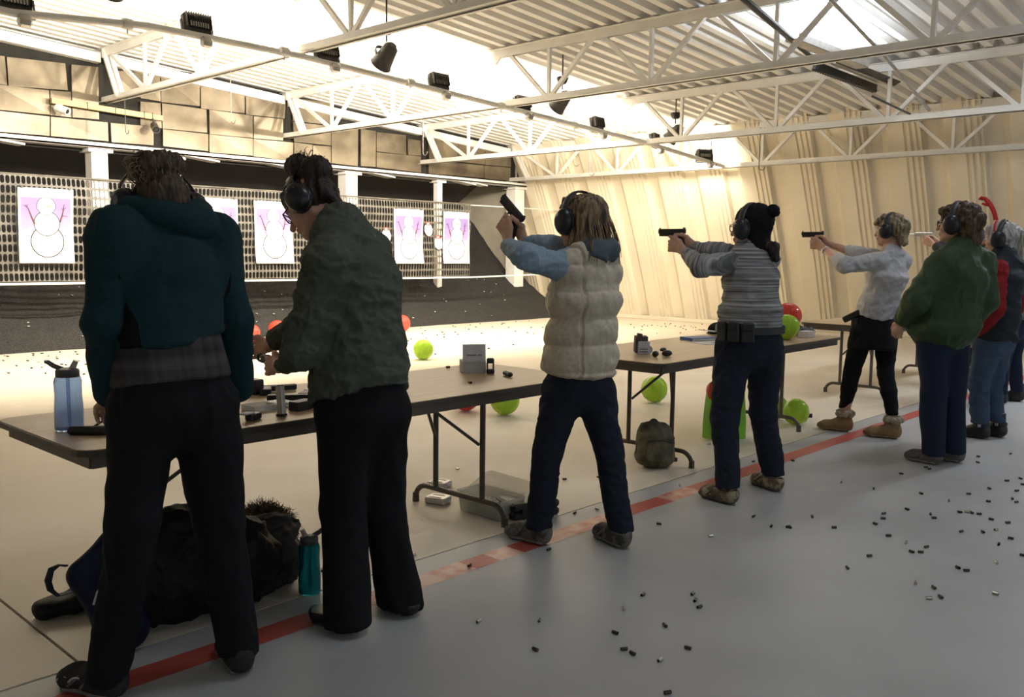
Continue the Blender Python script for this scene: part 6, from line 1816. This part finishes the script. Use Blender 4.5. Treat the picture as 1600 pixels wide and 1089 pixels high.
MB().tube([B(0.115, 0.03, 0.26), B(0.155, 0.05, 0.17), B(0.14, 0.04, 0.05)], 0, 6, flat=(0.018, 0.004, None)).build('shoulder_strap', M_camo, bp_)
MB().box(B(0.148, 0.0, 0.06), (0.03, 0.03, 0.03), Rb, ch=0.005).build('buckle', M_gun, bp_)
# lime tote bag with a red balloon inside
M_tote = mat('lime_tote', (0.20, 0.48, 0.03), (0.16, 0.40, 0.025), rough=0.55, scale=6, bump=0.2, bscale=20)
q = AZ(1131, 684); tb = thing('tote_bag', 'lime green tote bag standing behind the pompom-hat woman\'s legs', 'bag', q)
Rb = rotz(-0.35); w, d, h = 0.30, 0.20, 0.36
def ringp(z, s, wob): return [q+Rb@V3(x*s, y*s, z)+V3(0, 0, 0.012*math.sin(i*1.9+wob)) for i, (x, y) in enumerate(rounded(w, d, 0.03, 3))]
lv = [(0.0, 1.0), (0.12, 1.0), (0.24, 0.95), (h, 0.88)]
rings = [ringp(z, s, k) for k, (z, s) in enumerate(lv)]
rings[0] = [V3(p[0], p[1], 0.002) for p in rings[0]]
inner = [[p*0+q+Rb@V3(x*s*0.98, y*s*0.97, z) for (x, y) in rounded(w, d, 0.03, 3)] for z, s in ((h, 0.88), (0.05, 0.98))]
allr = rings+inner; n = len(rings[0]); vs = [p for r in allr for p in r]
fs = [[k*n+i, k*n+(i+1) % n, (k+1)*n+(i+1) % n, (k+1)*n+i] for k in range(len(allr)-1) for i in range(n)] + [list(range(n))[::-1], [(len(allr)-1)*n+i for i in range(n)]]
make_mesh('bag_body', vs, fs, M_tote, tb, smooth='auto')
for s in (-1, 1): MB().tube([q+Rb@V3(-0.06, s*0.088, 0.30), q+Rb@V3(-0.05, s*0.12, 0.26), q+Rb@V3(0.05, s*0.12, 0.26), q+Rb@V3(0.06, s*0.088, 0.30)], 0, 4, flat=(0.012, 0.002, None)).build('handle', M_tote, tb)
balloon(q+Rb@V3(-0.085, 0.0, 0.375), 0.085, M_bred, 'red balloon stuffed in the lime tote bag', knot=(0, 0, -1))
# clear tub of brass with its lid, tins, pistol case
M_tub = mat('frosted_tub', (0.80, 0.79, 0.72), rough=0.25, trans=0.55, ior=1.15, alpha=0.75)
a, b_ = AZ(712, 796), AZ(781, 817)
tl = np.linalg.norm(b_-a); td = nrm(b_-a); Rt = frame(td); ctr = (a+b_)/2 + Rt[:, 0]*(-0.105)
if (Rt[:, 0]@FW) > 0: ctr = (a+b_)/2 + Rt[:, 0]*0.105
tb = thing('plastic_tub', 'clear plastic tub of spent brass under the near table', 'tub', ctr)
def tubring(z, s): return [ctr+Rt@V3(x*s, y*s, z) for x, y in rounded(0.21, tl, 0.03, 3)]
rr_ = [tubring(0.002, 0.93), tubring(0.105, 1.0), tubring(0.11, 1.05), tubring(0.112, 1.05), tubring(0.108, 0.985), tubring(0.006, 0.915)]
n = len(rr_[0]); vs = [p for r in rr_ for p in r]
fs = [[k*n+i, k*n+(i+1) % n, (k+1)*n+(i+1) % n, (k+1)*n+i] for k in range(5) for i in range(n)] + [list(range(n))[::-1], [5*n+i for i in range(n)]]
make_mesh('tub_body', vs, fs, M_tub, tb, smooth='auto')
f = Field(0.008); f.seg(ctr-td*(tl/2-0.07)+V3(0, 0, 0.035), ctr+td*(tl/2-0.07)+V3(0, 0, 0.035), (0.078, 0.034), (0.078, 0.034), Rt[:, 0], 0.02)
M_spent = mat('spent_cases_heap', (0.20, 0.21, 0.20), (0.07, 0.075, 0.07), rough=0.4, metal=0.5, scale=60, bump=1.0, bscale=70)
o = fmesh('case_heap', f, M_spent, tb, layers=[(0.007, (40, 40, 40))]); o['kind'] = 'stuff'
la, lb = AZ(722, 768), AZ(822, 800)
ld = nrm(lb-la); Rl = frame(ld); side = Rl[:, 0] if (Rl[:, 0]@FW) > 0 else -Rl[:, 0]
lid = thing('tub_lid', 'clear tub lid leaning behind the tub', 'lid', (la+lb)/2)
lc = (la+lb)/2+side*0.10+V3(0, 0, 0.055)
MB().prism(rounded(0.22, np.linalg.norm(lb-la)*0.95, 0.04), 0, 0.004, Rl@roty(0.45 if (Rl[:, 0]@side) < 0 else -0.45), lc).build('lid_panel', M_tub, lid)
M_tin = mat('tin_silver', (0.66, 0.64, 0.60), rough=0.3, metal=0.6, scale=20)
for px, py, lab in ((690, 787, 'nearer silver box with slotted top beside the clear tub'), (692, 762, 'farther silver box with slotted top beyond the clear tub')):
    q = AZ(px, py)+V3(0, 0.03, 0); R = rotz(0.35)
    t = thing('slotted_tin', lab, 'box', q, 'silver boxes by the tub')
    MB().box(q+V3(0, 0, 0.020), (0.10, 0.125, 0.036), R, ch=0.006).build('body', M_tin, t)
    for dx in (-0.028, 0.022): MB().box(q+R@V3(dx, 0.005, 0.0387), (0.010, 0.075, 0.002), R).build('slot', M_gun, t)
    MB().box(q+R@V3(0, -0.0632, 0.020), (0.055, 0.002, 0.016), R).build('label_plate', M_paperw, t)
q = AZ(838, 812)+V3(0.06, 0.12, 0); R = rotz(-0.32)
pc = thing('pistol_case', 'black hard pistol case lying behind the cream-vest woman\'s leg', 'case', q)
MB().box(q+V3(0, 0, 0.022), (0.29, 0.22, 0.042), R, ch=0.012).build('lower_shell', M_gun, pc); MB().box(q+V3(0, 0, 0.066), (0.29, 0.22, 0.042), R, ch=0.012).build('upper_shell', M_gun, pc)
for dx in (-0.08, 0.08): MB().box(q+R@V3(dx, -0.113, 0.045), (0.035, 0.008, 0.035), R, ch=0.003).build('latch', M_gunslide, pc)
MB().tube([q+R@V3(-0.05, -0.112, 0.04), q+R@V3(-0.045, -0.14, 0.04), q+R@V3(0.045, -0.14, 0.04), q+R@V3(0.05, -0.112, 0.04)], 0.007, 8).build('handle', M_gun, pc)
o = MB().box(AZ(1266, 652)+V3(0, 0, 0.016), (0.05, 0.035, 0.032), rotz(0.4), ch=0.004).build('ear_plug_case', M_gun, loc=AZ(1266, 652)); tag(o, 'small black case on the floor by the lime balloon', 'case')

# heap of bags and coats behind the two women at left
M_navy = cloth('navy_nylon', (0.010, 0.013, 0.032), rough=0.5, bump=0.2, bs=200)
M_duf = cloth('black_nylon', (0.012, 0.012, 0.012), rough=0.5, bump=0.2, bs=200)
q = V3(1.60, 3.22, 0)
df = thing('duffel_bag', 'large black duffel bag on the floor behind the teal-jacketed woman\'s legs', 'bag', q)
f = Field(0.010); f.seg(q+V3(-0.14, 0.05, 0.16), q+V3(0.20, -0.02, 0.17), (0.155, 0.17), (0.165, 0.19), V3(0, 1, 0), 0.04); f.ell(q+V3(0.0, 0.05, 0.29), (0.19, 0.13, 0.12), I3, 0.05); f.cut((0, 0, 0.003), (0, 0, -1))
fmesh('bag_body', f, M_duf, df, layers=[(0.020, (7, 7, 7)), (0.014, (12, 15, 12)), (0.006, (26, 26, 26))])
for dy in (-0.12, 0.16): MB().tube(arc3(q+V3(-0.10, dy, 0.29), q+V3(0.14, dy, 0.30), V3(0, -0.03, 0.07), 9), 0, 6, flat=(0.016, 0.004, None)).build('carry_strap', M_duf, df)
MB().tube([q+V3(0.17, -0.155, 0.28), q+V3(0.22, -0.16, 0.235)], 0.006, 6).build('zip_pull', M_galv, df)
MB().lathe(q+V3(0.13, -0.165, 0.30), [(0.008, -0.003), (0.014, -0.003), (0.014, 0.003), (0.008, 0.003)], 12, rotx(math.pi/2)).build('strap_ring', M_galv, df)
q = AZ(165, 985); nb = thing('navy_bag', 'navy bag with a looped carry strap leaning on the black duffel', 'bag', q)
f = Field(0.009); c0, c1 = AY(196, 985, 3.10), AY(125, 898, 3.20)
f.seg(V3(c0[0], c0[1], 0.06), c1, (0.085, 0.07), (0.035, 0.04), V3(0.6, -0.8, 0), 0.03); f.seg(c1, AY(182, 850, 3.25), (0.035, 0.05), (0.06, 0.06), V3(0.6, -0.8, 0), 0.03); f.seg(V3(c0[0], c0[1], 0.10), AY(182, 860, 3.25), (0.08, 0.07), (0.05, 0.06), V3(0.6, -0.8, 0), 0.04); f.cut((0, 0, 0.003), (0, 0, -1))
fmesh('bag_body', f, M_navy, nb, layers=[(0.010, (9, 9, 9))])
lp = [AY(104, 884, 3.27), AY(92, 883, 3.27), AY(80, 890, 3.27), AY(75, 908, 3.27), AY(79, 922, 3.27), AY(91, 931, 3.27), AY(112, 925, 3.27), AY(135, 912, 3.27)]
MB().tube(lp, 0, 6, flat=(0.016, 0.004, V3(0.3, -0.5, 0.1))).build('carry_loop', M_navy, nb)
MB().tube([AY(180, 905, 3.05), AY(164, 912, 3.06), AY(152, 925, 3.06), AY(146, 945, 3.06)], 0.004, 6).build('reflective_piping', M_trim, nb)
q = AZ(110, 975); sl_ = thing('dark_jacket', 'dark jacket sleeve spread on the floor beside the navy bag', 'jacket', q)
f = Field(0.008); e0, e1 = AZ(60, 972)+V3(0.02, 0.02, 0.035), AZ(180, 950)+V3(0.05, 0.06, 0.06)
f.seg(e0, e1, (0.058, 0.036), (0.085, 0.06), np.cross(nrm(e1-e0), UPZ), 0.03); f.ell(e1+V3(0.12, 0.03, 0.03), (0.16, 0.12, 0.09), I3, 0.04); f.cut((0, 0, 0.002), (0, 0, -1)); f.ell(e0-nrm(e1-e0)*0.055, (0.03, 0.042, 0.022), frame(e1-e0), 0.006, sub=True)
fmesh('sleeve', f, M_duf, sl_, layers=[(0.010, (12, 12, 8))])
q = V3(2.0, 3.34, 0); ct = thing('winter_coat', 'dark winter coat with fur-trimmed hood heaped on the floor', 'coat', q)
M_coat = cloth('coat_taupe', (0.050, 0.042, 0.036), rough=0.6)
f = Field(0.010); f.ell(q+V3(0, 0.0, 0.11), (0.17, 0.17, 0.14)); f.ell(q+V3(0.04, -0.02, 0.20), (0.12, 0.11, 0.10), I3, 0.04); f.ell(q+V3(-0.2, -0.06, 0.08), (0.16, 0.16, 0.12), I3, 0.04); f.cut((0, 0, 0.003), (0, 0, -1))
fmesh('coat_heap', f, M_coat, ct, layers=[(0.022, (6, 6, 6)), (0.022, (9, 13, 9)), (0.008, (24, 24, 24))])
M_fur = mat('brown_fur', (0.26, 0.18, 0.095), (0.07, 0.048, 0.026), rough=0.9, scale=40)
fur = MB(); rf = random.Random(9); fc = AY(414, 822, 3.40)
for i in range(3200):
    a = rf.uniform(-0.5, 3.3); rad = rf.uniform(0.06, 0.105)
    s0 = fc + V3(0.72*rad*math.cos(a), -0.66*rad*math.cos(a), rad*math.sin(a)-0.02) + V3(rf.uniform(-.03,.03), rf.uniform(-.03,.03), rf.uniform(-.02,.02))
    d_ = nrm(V3(0.72*math.cos(a), -0.66*math.cos(a), math.sin(a)) + V3(rf.uniform(-.9,.9), rf.uniform(-.9,.9), rf.uniform(-.8,.8)))
    fur.tube([s0, s0+d_*0.022, s0+d_*rf.uniform(0.028, 0.045)+V3(0, 0, -0.004)], [0.0016, 0.0012, 0.0004], 3)
fr_ = fur.build('fur_trim', M_fur, ct, kind='stuff')
f = Field(0.008); f.ell(fc+V3(0, 0, -0.03), (0.060, 0.060, 0.070)); f.ell(fc+V3(0, 0, -0.10), (0.09, 0.09, 0.06), I3, 0.04); fmesh('hood', f, M_coat, ct, layers=[(0.008, (14, 14, 14))])

# ================================================================== SPENT CASES ON THE FLOOR
cz = MB().lathe((0, 0, 0), [(0.0050, -0.0100), (0.0054, -0.0095), (0.0054, -0.0080), (0.0049, -0.0072), (0.0051, 0.0100), (0.0042, 0.0100), (0.0040, -0.006)], 10)
M_dull = mat('tarnished_case', (0.11, 0.085, 0.05), (0.055, 0.045, 0.03), rough=0.35, metal=0.6, scale=60)
M_nick = mat('nickel_case', (0.62, 0.58, 0.48), rough=0.25, metal=0.9)
protos = {}
def case_at(p, bright, label, group, rs_, scale=1.0):
    m = M_nick if bright else M_dull
    if m.name not in protos:
        o = cz.build('spent_case', m); protos[m.name] = o
    else:
        o = protos[m.name].copy(); COL.objects.link(o)
    o.location = (p[0], p[1], p[2]+0.0054*scale); o.scale = (scale,)*3
    o.rotation_euler = (math.pi/2, 0, rs_.uniform(0, 6.28))
    tag(o, label, 'spent case', group)
za = (0.28125, 700, 820); zb = (0.28125, 1150, 680)
near = [(za, q) for q in [(170,543),(510,538),(485,700),(560,143),(928,607),(978,698),(1025,722),(1178,758),(978,473),(1083,395),(1360,390),(1373,426),(1397,463),(1205,566),(1333,692),(1220,940),(1460,68),(1172,0),(120,232)]]
near += [(zb, q) for q in [(98,456),(196,510),(290,513),(302,516),(423,458),(545,517),(585,265),(765,301),(773,497),(817,467),(821,440),(847,563),(945,602),(975,653),(1026,655),(1058,626),(741,676),(618,743),(950,416),(1028,328),(918,218),(1055,182),(1075,192),(1183,368),(1243,432),(1283,430),(1310,435),(1350,442),(1080,443),(1100,464),(1292,330),(1407,300),(1402,372),(1505,257),(1560,313),(1535,357),(1558,376),(1418,472),(1510,491),(1251,540),(1371,542),(1444,530),(1526,578),(1460,611),(1592,672),(1447,716),(1232,741),(1280,757),(998,825),(1099,853),(1137,905),(1072,911),(1441,886),(1345,122),(1343,155),(1525,107),(1580,245),(1594,278),(97,150),(315,145)]]
br = {(998,825),(1072,911),(1441,886),(1447,716),(1444,530),(1183,368),(1283,430),(585,265),(1460,68),(170,543),(510,538),(978,473),(1178,758),(945,602)}
rs_ = random.Random(6)
for (s, ox, oy), q in near:
    case_at(AZ(ox+q[0]*s, oy+q[1]*s), q in br, 'spent pistol case lying on the grey floor behind the firing line', 'spent cases behind the firing line', rs_, 1.25)
for px, py in ((882, 750), (935, 747), (898, 803), (933, 797), (503, 893), (646, 868), (715, 734), (1150, 700), (1108, 695), (1062, 760)):
    case_at(AZ(px, py), rs_.random() < 0.6, 'spent pistol case on the beige floor by the tables', 'spent cases by the tables', rs_, 1.25)
for px, py in ((700, 575), (734.5, 599)):
    case_at(AZ(px, py, TZ), False, 'spent pistol case lying on the near table top', 'spent cases on the near table', rs_, 1.25)
for i in range(150):
    px = rs_.uniform(0, 850); t_ = rs_.random()**2.2
    py0 = 554-0.0675*px; py = py0 + 3 + 45*t_
    case_at(AZ(px, py), rs_.random() < 0.15, 'spent case lying on the bright floor before the berm', 'spent cases before the berm', rs_, 1.6)
for i in range(30):
    case_at(AZ(rs_.uniform(985, 1120), rs_.uniform(506, 522)), False, 'spent case lying near the foot of the arched wall', 'spent cases by the arched wall', rs_, 1.4)
